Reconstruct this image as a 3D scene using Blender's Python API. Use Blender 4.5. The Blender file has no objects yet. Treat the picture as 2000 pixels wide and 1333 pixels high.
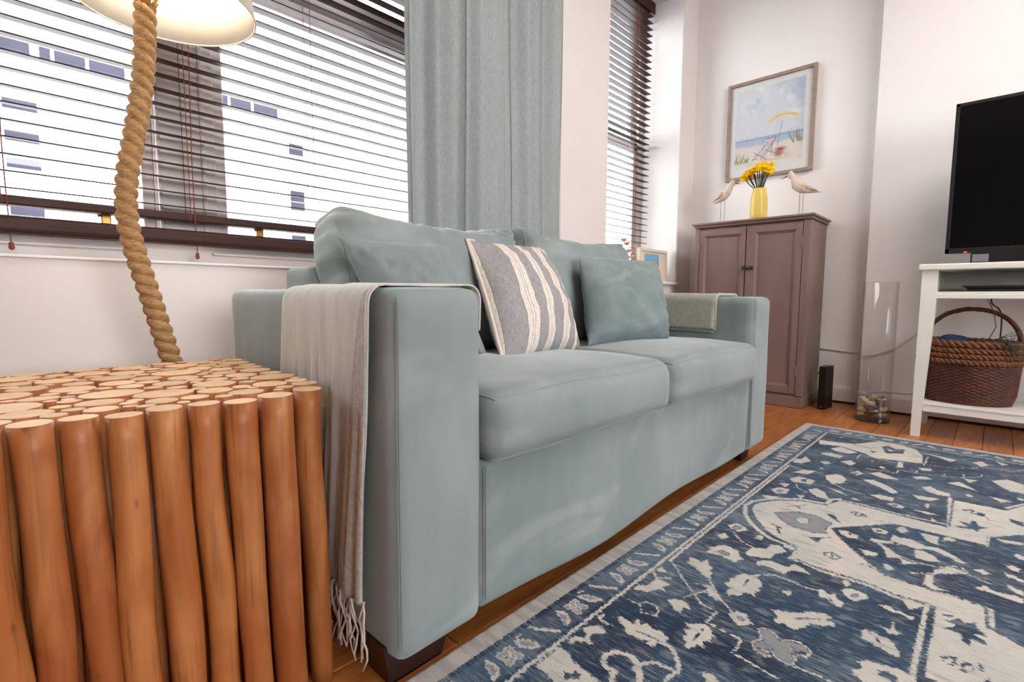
import bpy, bmesh, math, random
import numpy as np
from mathutils import Vector, Matrix, noise as mnoise
random.seed(7); rng = np.random.default_rng(7)
C = bpy.context.scene
COL = C.collection
PI = math.pi

# ------------------------------------------------------------------ camera
YAW, PITCH, ROLL, CAMZ = 0.76772929, 0.08813987, 0.00510178, 0.62
fw = Vector((math.cos(YAW)*math.cos(PITCH), math.sin(YAW)*math.cos(PITCH), -math.sin(PITCH)))
r0 = Vector((math.sin(YAW), -math.cos(YAW), 0)); u0 = r0.cross(fw)
rr = math.cos(ROLL)*r0 + math.sin(ROLL)*u0; uu = -math.sin(ROLL)*r0 + math.cos(ROLL)*u0
cam = bpy.data.cameras.new('camera'); camo = bpy.data.objects.new('camera', cam); COL.objects.link(camo)
cam.sensor_width = 36; cam.lens = 977.15/2000*36; cam.clip_start = 0.02; cam.clip_end = 300
M = Matrix(((rr.x, uu.x, -fw.x, 0), (rr.y, uu.y, -fw.y, 0), (rr.z, uu.z, -fw.z, CAMZ), (0, 0, 0, 1)))
camo.matrix_world = M
C.camera = camo

# ------------------------------------------------------------------ light, sky, exposure
w = bpy.data.worlds.new('sky'); C.world = w; w.use_nodes = True
bg = w.node_tree.nodes['Background']; bg.inputs[0].default_value = (0.97, 0.985, 1.0, 1); bg.inputs[1].default_value = 13.0
C.view_settings.view_transform = 'Standard'; C.view_settings.look = 'None'
C.view_settings.exposure = 0.0; C.view_settings.gamma = 1.0; C.view_settings.use_curve_mapping = False
try: C.cycles.use_denoising = True
except Exception: pass
C.cycles.max_bounces = 10; C.cycles.transparent_max_bounces = 24; C.cycles.sample_clamp_indirect = 6

def area(name, loc, rot, sx, sy, power, col):
    l = bpy.data.lights.new(name, 'AREA'); l.shape = 'RECTANGLE'; l.size = sx; l.size_y = sy; l.energy = power; l.color = col
    o = bpy.data.objects.new(name, l); o.location = loc; o.rotation_euler = rot; COL.objects.link(o); return o
# added fill lights, sources unseen: one behind the camera, one overhead
area('rear_fill_light', (0.2, -4.25, 1.55), (math.radians(90), 0, 0), 2.4, 1.6, 12, (1.0, 0.97, 0.95))
area('overhead_fill_light', (1.9, -0.55, 2.68), (0, 0, 0), 0.9, 0.9, 40, (1.0, 0.95, 0.9))

# ------------------------------------------------------------------ helpers
def lin(c):
    c = c/255.0
    return c/12.92 if c <= 0.04045 else ((c+0.055)/1.055)**2.4
def rgb(r, g, b): return (lin(r), lin(g), lin(b), 1)

def mat(name, col, rough=0.6, metal=0.0, sheen=0.0, col2=None, nscale=8.0, ndetail=4.0, stretch=(1, 1, 1), bump=0.0, bscale=200.0,
        bstretch=None, spec=0.5, emit=0.0, emitcol=None, objvar=0.0, lo=0.3, hi=0.7, coat=0.0, transl=0.0, coord='Object'):
    m = bpy.data.materials.new(name); m.use_nodes = True
    nt = m.node_tree; N = nt.nodes; L = nt.links
    b = N['Principled BSDF']
    b.inputs['Roughness'].default_value = rough; b.inputs['Metallic'].default_value = metal
    b.inputs['Specular IOR Level'].default_value = spec
    b.inputs['Base Color'].default_value = col
    if sheen:
        b.inputs['Sheen Weight'].default_value = sheen; b.inputs['Sheen Roughness'].default_value = 0.35
        b.inputs['Sheen Tint'].default_value = (0.9, 1.0, 1.0, 1)
    if coat: b.inputs['Coat Weight'].default_value = coat; b.inputs['Coat Roughness'].default_value = 0.15
    tc = N.new('ShaderNodeTexCoord'); src = None
    if col2 is not None:
        mp = N.new('ShaderNodeMapping'); mp.inputs['Scale'].default_value = stretch; L.new(tc.outputs[coord], mp.inputs[0])
        nz = N.new('ShaderNodeTexNoise'); nz.inputs['Scale'].default_value = nscale; nz.inputs['Detail'].default_value = ndetail
        if objvar:
            oi = N.new('ShaderNodeObjectInfo'); ad = N.new('ShaderNodeVectorMath'); ad.operation = 'ADD'
            sc = N.new('ShaderNodeMath'); sc.operation = 'MULTIPLY'; sc.inputs[1].default_value = 37.0
            L.new(oi.outputs['Random'], sc.inputs[0]); L.new(mp.outputs[0], ad.inputs[0]); L.new(sc.outputs[0], ad.inputs[1])
            L.new(ad.outputs[0], nz.inputs['Vector'])
        else: L.new(mp.outputs[0], nz.inputs['Vector'])
        mr = N.new('ShaderNodeMapRange'); mr.inputs[1].default_value = lo; mr.inputs[2].default_value = hi
        L.new(nz.outputs['Fac'], mr.inputs[0])
        mx = N.new('ShaderNodeMix'); mx.data_type = 'RGBA'; mx.inputs[6].default_value = col; mx.inputs[7].default_value = col2
        L.new(mr.outputs[0], mx.inputs[0]); src = mx.outputs[2]
        if objvar:
            hs = N.new('ShaderNodeHueSaturation'); ma = N.new('ShaderNodeMapRange'); ma.inputs[3].default_value = 1-objvar; ma.inputs[4].default_value = 1+objvar
            L.new(oi.outputs['Random'], ma.inputs[0]); L.new(ma.outputs[0], hs.inputs['Value']); L.new(src, hs.inputs['Color']); src = hs.outputs[0]
        L.new(src, b.inputs['Base Color'])
    if bump:
        mp2 = N.new('ShaderNodeMapping'); mp2.inputs['Scale'].default_value = bstretch or (1, 1, 1); L.new(tc.outputs[coord], mp2.inputs[0])
        n2 = N.new('ShaderNodeTexNoise'); n2.inputs['Scale'].default_value = bscale; n2.inputs['Detail'].default_value = 3; L.new(mp2.outputs[0], n2.inputs['Vector'])
        bp = N.new('ShaderNodeBump'); bp.inputs['Strength'].default_value = bump; bp.inputs['Distance'].default_value = 0.004
        L.new(n2.outputs['Fac'], bp.inputs['Height']); L.new(bp.outputs[0], b.inputs['Normal'])
    if emit:
        b.inputs['Emission Color'].default_value = emitcol or col; b.inputs['Emission Strength'].default_value = emit
    if transl:
        tr = N.new('ShaderNodeBsdfTranslucent'); tr.inputs[0].default_value = col
        ms = N.new('ShaderNodeMixShader'); ms.inputs[0].default_value = transl
        L.new(b.outputs[0], ms.inputs[1]); L.new(tr.outputs[0], ms.inputs[2]); L.new(ms.outputs[0], N['Material Output'].inputs[0])
    return m

def glass(name, tint=(1, 1, 1, 1), gloss=0.9, ior=1.45, r=0.0):
    m = bpy.data.materials.new(name); m.use_nodes = True; N = m.node_tree.nodes; L = m.node_tree.links
    N.remove(N['Principled BSDF'])
    t = N.new('ShaderNodeBsdfTransparent'); t.inputs[0].default_value = tint
    g = N.new('ShaderNodeBsdfGlossy'); g.inputs[1].default_value = r
    f = N.new('ShaderNodeLayerWeight'); f.inputs[0].default_value = 0.5
    pw = N.new('ShaderNodeMath'); pw.operation = 'POWER'; pw.inputs[1].default_value = 4.0; L.new(f.outputs['Facing'], pw.inputs[0])
    k = N.new('ShaderNodeMapRange'); k.inputs[3].default_value = 0.035*gloss; k.inputs[4].default_value = gloss*0.8; L.new(pw.outputs[0], k.inputs[0])
    ms = N.new('ShaderNodeMixShader'); L.new(k.outputs[0], ms.inputs[0])
    L.new(t.outputs[0], ms.inputs[1]); L.new(g.outputs[0], ms.inputs[2]); L.new(ms.outputs[0], N['Material Output'].inputs[0])
    return m

def velvet(name, dark, light, sc, off):
    # brushed pile: broad patches where the nap lies one way or the other, with soft and with sharp borders
    m = bpy.data.materials.new(name); m.use_nodes = True; nt = m.node_tree; N = nt.nodes; L = nt.links; b = N['Principled BSDF']
    b.inputs['Roughness'].default_value = 0.75; b.inputs['Specular IOR Level'].default_value = 0.15
    b.inputs['Sheen Weight'].default_value = 0.7; b.inputs['Sheen Roughness'].default_value = 0.3; b.inputs['Sheen Tint'].default_value = (0.97, 1.0, 1.0, 1)
    tc = N.new('ShaderNodeTexCoord')
    def nz(scale, det, st, o, dist=0.0):
        mp = N.new('ShaderNodeMapping'); mp.inputs['Scale'].default_value = st; mp.inputs['Location'].default_value = (o, o*0.7, o*1.3); L.new(tc.outputs['Object'], mp.inputs[0])
        n = N.new('ShaderNodeTexNoise'); n.inputs['Scale'].default_value = scale; n.inputs['Detail'].default_value = det; n.inputs['Distortion'].default_value = dist; L.new(mp.outputs[0], n.inputs['Vector']); return n.outputs['Fac']
    def mr(s, a, c, lo, hi):
        q = N.new('ShaderNodeMapRange'); q.inputs[1].default_value = a; q.inputs[2].default_value = c; q.inputs[3].default_value = lo; q.inputs[4].default_value = hi; L.new(s, q.inputs[0]); return q.outputs[0]
    def add(a, c):
        q = N.new('ShaderNodeMath'); q.operation = 'ADD'; L.new(a, q.inputs[0]); L.new(c, q.inputs[1]); return q.outputs[0]
    f1 = mr(nz(sc, 3, (1, 1, 0.8), off, 0.6), 0.30, 0.72, 0.25, 0.62); f2 = mr(nz(sc*1.3, 3, (1.0, 1, 1.6), off+5, 0.8), 0.54, 0.64, 0.0, 0.22); f3 = mr(nz(sc*10, 4, (1, 1, 0.3), off+9), 0.3, 0.7, 0.0, 0.10)
    mx = N.new('ShaderNodeMix'); mx.data_type = 'RGBA'; mx.inputs[6].default_value = dark; mx.inputs[7].default_value = light
    L.new(add(add(f1, f2), f3), mx.inputs[0]); L.new(mx.outputs[2], b.inputs['Base Color'])
    bp = N.new('ShaderNodeBump'); bp.inputs['Strength'].default_value = 0.15; bp.inputs['Distance'].default_value = 0.003; L.new(nz(800, 2, (1, 1, 1), 0), bp.inputs['Height']); L.new(bp.outputs[0], b.inputs['Normal'])
    return m

def bark():
    m = bpy.data.materials.new('peeled_log'); m.use_nodes = True; nt = m.node_tree; N = nt.nodes; L = nt.links; b = N['Principled BSDF']
    b.inputs['Roughness'].default_value = 0.45; b.inputs['Specular IOR Level'].default_value = 0.4
    tc = N.new('ShaderNodeTexCoord'); oi = N.new('ShaderNodeObjectInfo')
    sc = N.new('ShaderNodeMath'); sc.operation = 'MULTIPLY'; sc.inputs[1].default_value = 53.0; L.new(oi.outputs['Random'], sc.inputs[0])
    def nz(st, det, dist=0.0):
        mp = N.new('ShaderNodeMapping'); mp.inputs['Scale'].default_value = st; L.new(tc.outputs['Object'], mp.inputs[0]); ad = N.new('ShaderNodeVectorMath'); ad.operation = 'ADD'; L.new(mp.outputs[0], ad.inputs[0]); L.new(sc.outputs[0], ad.inputs[1])
        n = N.new('ShaderNodeTexNoise'); n.inputs['Scale'].default_value = 1.0; n.inputs['Detail'].default_value = det; n.inputs['Distortion'].default_value = dist; L.new(ad.outputs[0], n.inputs['Vector']); return n.outputs['Fac'], ad.outputs[0]
    def mr(s, a, c, lo, hi):
        q = N.new('ShaderNodeMapRange'); q.inputs[1].default_value = a; q.inputs[2].default_value = c; q.inputs[3].default_value = lo; q.inputs[4].default_value = hi; L.new(s, q.inputs[0]); return q.outputs[0]
    def mix(f, a, c):
        q = N.new('ShaderNodeMix'); q.data_type = 'RGBA'; L.new(f, q.inputs[0])
        for k, v in ((6, a), (7, c)):
            if hasattr(v, 'is_linked'): L.new(v, q.inputs[k])
            else: q.inputs[k].default_value = v
        return q.outputs[2]
    ramp = N.new('ShaderNodeValToRGB'); L.new(oi.outputs['Random'], ramp.inputs[0]); ramp.color_ramp.elements[0].color = rgb(154, 86, 44); ramp.color_ramp.elements[1].color = rgb(182, 122, 68)
    e = ramp.color_ramp.elements.new(0.5); e.color = rgb(166, 100, 52); e = ramp.color_ramp.elements.new(0.75); e.color = rgb(148, 80, 42)
    broad, _ = nz((16, 16, 5), 4, 0.8); col = mix(mr(broad, 0.42, 0.7, 0, 0.75), ramp.outputs[0], rgb(194, 134, 80))
    pale, _ = nz((30, 30, 2.4), 4, 0.3); col = mix(mr(pale, 0.52, 0.72, 0, 0.7), col, rgb(134, 76, 40))
    fine, _ = nz((210, 210, 6), 3); col = mix(mr(fine, 0.56, 0.75, 0, 0.6), col, rgb(112, 62, 34))
    vo = N.new('ShaderNodeTexVoronoi'); vo.inputs['Scale'].default_value = 1.0; _, vec = nz((26, 26, 11), 1); L.new(vec, vo.inputs['Vector']); col = mix(mr(vo.outputs['Distance'], 0.03, 0.10, 0.6, 0.0), col, rgb(88, 48, 28))
    L.new(col, b.inputs['Base Color'])
    bp = N.new('ShaderNodeBump'); bp.inputs['Strength'].default_value = 0.35; bp.inputs['Distance'].default_value = 0.003; L.new(broad, bp.inputs['Height']); L.new(bp.outputs[0], b.inputs['Normal'])
    return m

ORG = {}
def org(p): return ORG.get(p.name, Vector((0, 0, 0))) if p else Vector((0, 0, 0))
def place(o, parent, center):
    o.location = Vector(center) - org(parent)
    if parent: o.parent = parent
    ORG[o.name] = Vector(center)
    COL.objects.link(o)
def obj(name, V, F, m, parent=None, smooth=False, origin=None, mats=None, fm=None):
    V = np.asarray(V, dtype=float)
    c = Vector(origin) if origin is not None else Vector(((V.min(0)+V.max(0))/2).tolist())
    me = bpy.data.meshes.new(name)
    me.from_pydata((V-np.array(c)).tolist(), [], F)
    for mm in (mats or [m]): me.materials.append(mm)
    if fm is not None: me.polygons.foreach_set('material_index', fm)
    if smooth: me.polygons.foreach_set('use_smooth', [True]*len(me.polygons))
    me.update()
    o = bpy.data.objects.new(name, me); place(o, parent, c); return o
def thing(name, label, cat, loc, group=None):
    o = bpy.data.objects.new(name, None); o.empty_display_size = 0.05
    place(o, None, loc); o['label'] = label; o['category'] = cat
    if group: o['group'] = group
    return o
def tag(o, label=None, cat=None, group=None, kind=None):
    for k, v in (('label', label), ('category', cat), ('group', group), ('kind', kind)):
        if v: o[k] = v
    return o
def copy_of(o, parent, center, name=None, rot=None):
    c = o.copy(); c.parent = None
    place(c, parent, center)
    if rot is not None: c.rotation_euler = rot
    return c

class MB:
    def __init__(s): s.V = []; s.F = []; s.fm = []
    def add(s, V, F, mi=0):
        n = len(s.V); s.V += [tuple(v) for v in V]; s.F += [tuple(i+n for i in f) for f in F]; s.fm += [mi]*len(F); return s
    def box(s, x0, x1, y0, y1, z0, z1, mi=0):
        V = [(x, y, z) for x in (x0, x1) for y in (y0, y1) for z in (z0, z1)]
        return s.add(V, [(0, 1, 3, 2), (4, 6, 7, 5), (0, 4, 5, 1), (2, 3, 7, 6), (0, 2, 6, 4), (1, 5, 7, 3)], mi)
    def rbox(s, x0, x1, y0, y1, z0, z1, b=0.004, seg=2, mi=0):
        bm = bmesh.new(); bmesh.ops.create_cube(bm, size=1)
        for v in bm.verts: v.co = Vector(((x0+x1)/2+v.co.x*(x1-x0), (y0+y1)/2+v.co.y*(y1-y0), (z0+z1)/2+v.co.z*(z1-z0)))
        bmesh.ops.bevel(bm, geom=bm.edges[:], offset=b, segments=seg, affect='EDGES', profile=0.5)
        bm.verts.index_update()
        V = [tuple(v.co) for v in bm.verts]; F = [tuple(v.index for v in f.verts) for f in bm.faces]; bm.free()
        return s.add(V, F, mi)
    def tube(s, P, R, n=8, cap=True, mi=0):
        P = [Vector(p) for p in P]; R = R if hasattr(R, '__len__') else [R]*len(P)
        t = (P[1]-P[0]).normalized(); a = Vector((0, 0, 1)) if abs(t.z) < 0.9 else Vector((1, 0, 0)); u = t.cross(a).normalized()
        V = []
        for i, p in enumerate(P):
            t = (P[min(i+1, len(P)-1)]-P[max(i-1, 0)]).normalized()
            u = (u-t*u.dot(t)).normalized(); v = t.cross(u)
            for k in range(n):
                th = 2*PI*k/n; V.append(tuple(p+(u*math.cos(th)+v*math.sin(th))*R[i]))
        F = [(i*n+k, i*n+(k+1) % n, (i+1)*n+(k+1) % n, (i+1)*n+k) for i in range(len(P)-1) for k in range(n)]
        if cap: F += [tuple(reversed(range(n))), tuple(range((len(P)-1)*n, len(P)*n))]
        return s.add(V, F, mi)
    def lathe(s, prof, c, n=32, mi=0, close=False, wob=None):
        V = []
        for j, (r, z) in enumerate(prof):
            for k in range(n):
                th = 2*PI*k/n; q = r*(1 if wob is None else wob(th, j)); V.append((c[0]+q*math.cos(th), c[1]+q*math.sin(th), c[2]+z))
        m = len(prof)
        F = [(i*n+k, i*n+(k+1) % n, (i+1)*n+(k+1) % n, (i+1)*n+k) for i in range(m-1) for k in range(n)]
        if close: F += [tuple(reversed(range(n))), tuple(range((m-1)*n, m*n))]
        return s.add(V, F, mi)
    def sphere(s, c, r, nu=10, nv=7, mi=0):
        r = r if hasattr(r, '__len__') else (r, r, r)
        V = [(c[0]+r[0]*math.sin(PI*j/nv)*math.cos(2*PI*i/nu), c[1]+r[1]*math.sin(PI*j/nv)*math.sin(2*PI*i/nu), c[2]+r[2]*math.cos(PI*j/nv)) for j in range(1, nv) for i in range(nu)]
        t = len(V); V += [(c[0], c[1], c[2]+r[2]), (c[0], c[1], c[2]-r[2])]
        F = [(j*nu+i, (j+1)*nu+i, (j+1)*nu+(i+1) % nu, j*nu+(i+1) % nu) for j in range(nv-2) for i in range(nu)]
        F += [(t, i, (i+1) % nu) for i in range(nu)] + [(t+1, (nv-2)*nu+(i+1) % nu, (nv-2)*nu+i) for i in range(nu)]
        return s.add(V, F, mi)
    def grid(s, P, mi=0):
        a, b = len(P), len(P[0])
        return s.add([p for row in P for p in row], [(i*b+j, (i+1)*b+j, (i+1)*b+j+1, i*b+j+1) for i in range(a-1) for j in range(b-1)], mi)
    def build(s, name, m, parent=None, smooth=False, origin=None, mats=None):
        return obj(name, s.V, s.F, m, parent, smooth, origin, mats, s.fm if mats else None)

def cube_surface(nx, ny, nz):
    """verts in [-1,1]^3 on a subdivided cube, merged"""
    idx = {}; V = []; F = []
    def vid(i, j, k):
        key = (i, j, k)
        if key not in idx: idx[key] = len(V); V.append((2*i/nx-1, 2*j/ny-1, 2*k/nz-1))
        return idx[key]
    for i in range(nx):
        for j in range(ny):
            F.append((vid(i, j, 0), vid(i, j+1, 0), vid(i+1, j+1, 0), vid(i+1, j, 0)))
            F.append((vid(i, j, nz), vid(i+1, j, nz), vid(i+1, j+1, nz), vid(i, j+1, nz)))
    for i in range(nx):
        for k in range(nz):
            F.append((vid(i, 0, k), vid(i+1, 0, k), vid(i+1, 0, k+1), vid(i, 0, k+1)))
            F.append((vid(i, ny, k), vid(i, ny, k+1), vid(i+1, ny, k+1), vid(i+1, ny, k)))
    for j in range(ny):
        for k in range(nz):
            F.append((vid(0, j, k), vid(0, j, k+1), vid(0, j+1, k+1), vid(0, j+1, k)))
            F.append((vid(nx, j, k), vid(nx, j+1, k), vid(nx, j+1, k+1), vid(nx, j, k+1)))
    return np.array(V), F
def soft_box(h, r, n, fn=None, nz=0.0, ns=6.0, seed=0.0):
    """rounded box of half sizes h; fn(unit, P) moves points; nz = lumpiness"""
    U, F = cube_surface(*n)
    # denser sampling close to the edges
    return surf(np.sign(U)*(1-(1-np.abs(U))**1.35), h, r, fn), F
def surf(W, h, r, fn=None):
    h = np.array(h); P = W*h; q = np.clip(P, -(h-r), h-r); d = P-q
    L = np.linalg.norm(d, axis=1); L[L == 0] = 1; out = q+d/L[:, None]*np.where(np.linalg.norm(d, axis=1) > 0, r, 0)[:, None]
    if fn is not None: out = fn(W, out)
    return out
def edge_loop(axis, side, n=24):
    """unit points round the rim of one cube face"""
    a, b = [k for k in range(3) if k != axis]; L = []
    for (p, q) in (((-1, -1), (1, -1)), ((1, -1), (1, 1)), ((1, 1), (-1, 1)), ((-1, 1), (-1, -1))):
        for i in range(n):
            w = [0, 0, 0]; w[axis] = side; w[a] = p[0]+(q[0]-p[0])*i/n; w[b] = p[1]+(q[1]-p[1])*i/n; L.append(w)
    L.append(L[0]); return np.array(L, float)

# ------------------------------------------------------------------ materials
VEL = velvet('teal_velvet', rgb(100, 116, 118), rgb(168, 176, 175), 2.2, 0.0)
VEL2 = velvet('deep_teal_velvet', rgb(90, 110, 113), rgb(160, 172, 171), 4.0, 3.0)
WALL = mat('painted_wall', rgb(246, 243, 242), 0.8, col2=rgb(242, 238, 237), nscale=2.0, bump=0.06, bscale=60, spec=0.2)
WALLB = mat('painted_wall_warm', rgb(237, 230, 228), 0.8, col2=rgb(232, 224, 221), nscale=2.0, bump=0.08, bscale=40, spec=0.2)
WALLD = mat('low_bounce_wall', rgb(150, 140, 133), 0.8)  # for the unseen walls, darkened to cut bounced light
CEIL = mat('ceiling_paint', rgb(240, 238, 235), 0.85)
WHITE = mat('white_gloss_paint', rgb(236, 233, 226), 0.35, col2=rgb(230, 227, 219), nscale=5, spec=0.4)
FRAMEW = mat('window_frame_paint', rgb(236, 229, 227), 0.45, col2=rgb(226, 218, 216), nscale=4)
SLAT = mat('dark_stained_slat', rgb(46, 23, 19), 0.5, col2=rgb(60, 32, 26), nscale=6, stretch=(1, 20, 20), spec=0.25)
CORD = mat('red_brown_cord', rgb(120, 52, 46), 0.8)
TAUPE = mat('taupe_cabinet_paint', rgb(134, 112, 104), 0.5, col2=rgb(124, 101, 93), nscale=3, stretch=(3, 3, 0.6), bump=0.08, bscale=60, bstretch=(1, 1, 0.1), spec=0.4)
IRON = mat('dark_iron', rgb(70, 60, 56), 0.5, metal=0.6)
BRASS = mat('old_brass', rgb(170, 130, 70), 0.35, metal=0.9)
BLACKP = mat('black_plastic', rgb(18, 18, 20), 0.35)
SCREEN = mat('black_screen', rgb(4, 4, 6), 0.16, spec=0.25)
DARKWOOD = mat('dark_wood_foot', rgb(52, 26, 20), 0.45, col2=rgb(40, 18, 14), nscale=20, stretch=(1, 1, 5))
FLOORM = mat('oak_floor_board', rgb(190, 120, 60), 0.32, col2=rgb(150, 84, 36), nscale=7, ndetail=6, stretch=(1, 9, 9), bump=0.05, bscale=60, bstretch=(1, 12, 12), objvar=0.16, spec=0.45, lo=0.35, hi=0.75)
SUB = mat('floor_underlay', rgb(60, 34, 18), 0.8)
BARK = bark()
CUT = mat('cut_log_end', rgb(232, 202, 168), 0.7, col2=rgb(216, 180, 142), nscale=26, ndetail=4, objvar=0.14, spec=0.2)
ROPE = mat('natural_jute_rope', rgb(200, 160, 114), 0.9, col2=rgb(158, 118, 78), nscale=90, ndetail=5, stretch=(1, 1, 3), bump=0.9, bscale=300, spec=0.15)
CURT = mat('grey_green_curtain', rgb(168, 174, 174), 0.85, col2=rgb(152, 159, 160), nscale=90, ndetail=3, stretch=(2, 2, 0.6), bump=0.25, bscale=900, sheen=0.15, spec=0.15)
THROW = mat('grey_woven_throw', rgb(216, 214, 209), 0.92, col2=rgb(198, 197, 192), nscale=55, ndetail=3, stretch=(1, 1, 0.12), bump=0.4, bscale=900, sheen=0.25, spec=0.1)
THROW2 = mat('sage_woven_throw', rgb(186, 187, 172), 0.92, col2=rgb(168, 170, 156), nscale=80, stretch=(1, 1, 1), bump=0.4, bscale=900, sheen=0.25, spec=0.1)
FRINGE = mat('fringe_yarn', rgb(214, 202, 194), 0.9)
SHADE = mat('cream_lamp_shade', rgb(246, 242, 234), 0.85, transl=0.4, spec=0.1)
GLASS = glass('window_glass', (0.97, 0.98, 0.98, 1), 0.8)
VGLASS = glass('clear_vase_glass', (0.975, 0.98, 0.98, 1), 1.0, 1.5)
VBASE = glass('thick_glass_base', (0.66, 0.72, 0.74, 1), 1.0, 1.5)
FRAMEP = mat('limed_wood_frame', rgb(158, 138, 122), 0.55, col2=rgb(140, 120, 105), nscale=14, stretch=(1, 1, 6), bump=0.1, bscale=80)
PAPER = mat('white_mount_board', rgb(240, 236, 236), 0.8)
YELV = mat('yellow_ceramic', rgb(230, 200, 100), 0.35, col2=rgb(222, 190, 90), nscale=12, spec=0.5)
PETAL = mat('yellow_petal', rgb(254, 226, 20), 0.6, col2=rgb(250, 206, 8), nscale=30, spec=0.2, transl=0.25)
TRUMP = mat('deep_yellow_trumpet', rgb(250, 200, 10), 0.6, spec=0.2)
STEM = mat('dark_green_stem', rgb(58, 78, 34), 0.6, col2=rgb(40, 56, 24), nscale=30)
BIRDM = mat('whitewashed_wood', rgb(226, 211, 198), 0.75, col2=rgb(210, 190, 174), nscale=20, stretch=(1, 2, 1), bump=0.1, bscale=80, spec=0.2)
BEAK = mat('brown_wood_beak', rgb(128, 88, 66), 0.6)
WINGM = mat('tan_wing_wood', rgb(188, 158, 128), 0.7, col2=rgb(206, 184, 160), nscale=24)
WIRE = mat('grey_wire', rgb(150, 142, 136), 0.5, metal=0.4)
WICK = mat('brown_wicker', rgb(92, 46, 30), 0.5, col2=rgb(66, 31, 21), nscale=40, ndetail=4, bump=0.3, bscale=120, spec=0.4)
WICKL = mat('light_wicker_braid', rgb(128, 76, 44), 0.5, col2=rgb(92, 50, 30), nscale=30, ndetail=4, bump=0.3, bscale=120, spec=0.4)
NAVYC = mat('navy_wool', rgb(30, 54, 92), 0.9, col2=rgb(22, 38, 66), nscale=40, bump=0.5, bscale=120)
SPRIG = mat('grey_green_sprig', rgb(70, 84, 66), 0.8, col2=rgb(50, 64, 50), nscale=30)
CABLE = mat('pale_cable', rgb(206, 198, 192), 0.6)
CABLEB = mat('black_cable', rgb(30, 28, 28), 0.6)
LED = mat('red_led', rgb(230, 60, 20), 0.4, emit=2.0)
LABELM = mat('grey_label', rgb(112, 110, 122), 0.5)

# ================================================================== SETTING
YW, SILL, HEAD, XR, XL = 1.60, 0.706, 2.62, 3.283, 2.41
st = lambda o: tag(o, kind='structure')
# floor: underlay slab with every board laid on it
fl = st(MB().box(-3.6, 3.5, -4.4, 1.6, -0.06, -0.012).build('floor', SUB))
bw = 0.093; row = 0; y = -2.6
while y < 1.6:
    x = -1.6 - rng.uniform(0, 0.8)
    near = y > -0.5
    while x < 3.49:
        ln = rng.uniform(0.75, 1.5) if near else 1.7
        if abs(y+bw-0.559) < 0.05 and x < 2.0: pass
        x0, x1 = max(x, -1.6), min(x+ln, 3.49)
        if x1-x0 > 0.03:
            MB().rbox(x0+0.0007, x1-0.0007, y+0.0007, min(y+bw, 1.6)-0.0007, -0.012, rng.uniform(-0.0006, 0.0), 0.0012, 1).build('floor_board', FLOORM, fl)
        x += ln
    y += bw; row += 1
st(MB().box(-3.62, 3.5, -4.42, 1.6, 2.75, 2.8).build('ceiling', CEIL))
# window wall: deep recesses for a wide and a narrow window, a pier between them
WB = MB()
T = 1.96
WB.box(-3.62, 3.8, YW, T, -0.06, SILL); WB.box(-3.62, 3.8, YW, T, HEAD, 2.8)
WB.box(-3.62, -1.15, YW, T, SILL, HEAD); WB.box(1.76, XL, YW, T, SILL, HEAD); WB.box(XR, 3.8, YW, T, SILL, HEAD)
st(WB.build('wall_back', WALLB))
st(MB().box(3.49, 3.6, -4.42, 1.6, -0.06, 2.8).build('wall_right', WALL))
st(MB().box(3.37, 3.49, -2.0, 0.53, -0.06, 2.8).build('wall_right_projection', WALL))
st(MB().box(-3.72, -3.6, -4.42, 1.6, -0.06, 2.8).build('wall_left', WALLD))
WF = MB(); WF.box(-3.72, 3.6, -4.54, -4.42, -0.06, 0.75); WF.box(-3.72, 3.6, -4.54, -4.42, 2.35, 2.8); WF.box(-3.72, -1.0, -4.54, -4.42, 0.75, 2.35); WF.box(1.4, 3.6, -4.54, -4.42, 0.75, 2.35)  # opening added to go with the rear fill light
st(WF.build('wall_front', WALLD))
def skirting(x0, x1, y0, y1, name):
    b = MB().rbox(x0, x1, y0, y1, -0.004, 0.085, 0.003); b.rbox(x0+(0.004 if x1-x0 < 0.1 else 0), x1, y0+(0.004 if y1-y0 < 0.1 else 0), y1, 0.083, 0.096, 0.003)
    return st(b.build(name, WALL))
skirting(3.474, 3.49, 0.53, 1.6, 'baseboard_right'); skirting(3.354, 3.37, -2.0, 0.53, 'baseboard_right_projection')
skirting(-1.6, 3.474, 1.585, 1.6, 'baseboard_back')
st(MB().rbox(3.350, 3.372, -2.0, 0.527, -0.006, 0.012, 0.002).rbox(3.468, 3.474, 0.53, 1.58, -0.006, 0.012, 0.002).build('trim_1', DARKWOOD))
# dado strip and sill boards
st(MB().rbox(XL, XR-0.0005, 1.575, 1.9, SILL, 0.726, 0.006).build('trim_2', WALL))

# thin skins on the narrow reveal, coloured whiter to stand for window light
st(MB().rbox(XR-0.004, XR+0.001, 1.605, 1.885, 0.728, HEAD, 0.0015).build('trim_lit_side', WALL)); st(MB().rbox(XL+0.0, XR, 1.605, 1.885, HEAD-0.004, HEAD+0.001, 0.0015).build('trim_lit_head', WALL))
st(MB().rbox(-1.148, 1.758, 1.594, 1.64, 0.7035, 0.7105, 0.002).build('trim_6', WALL))
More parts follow.
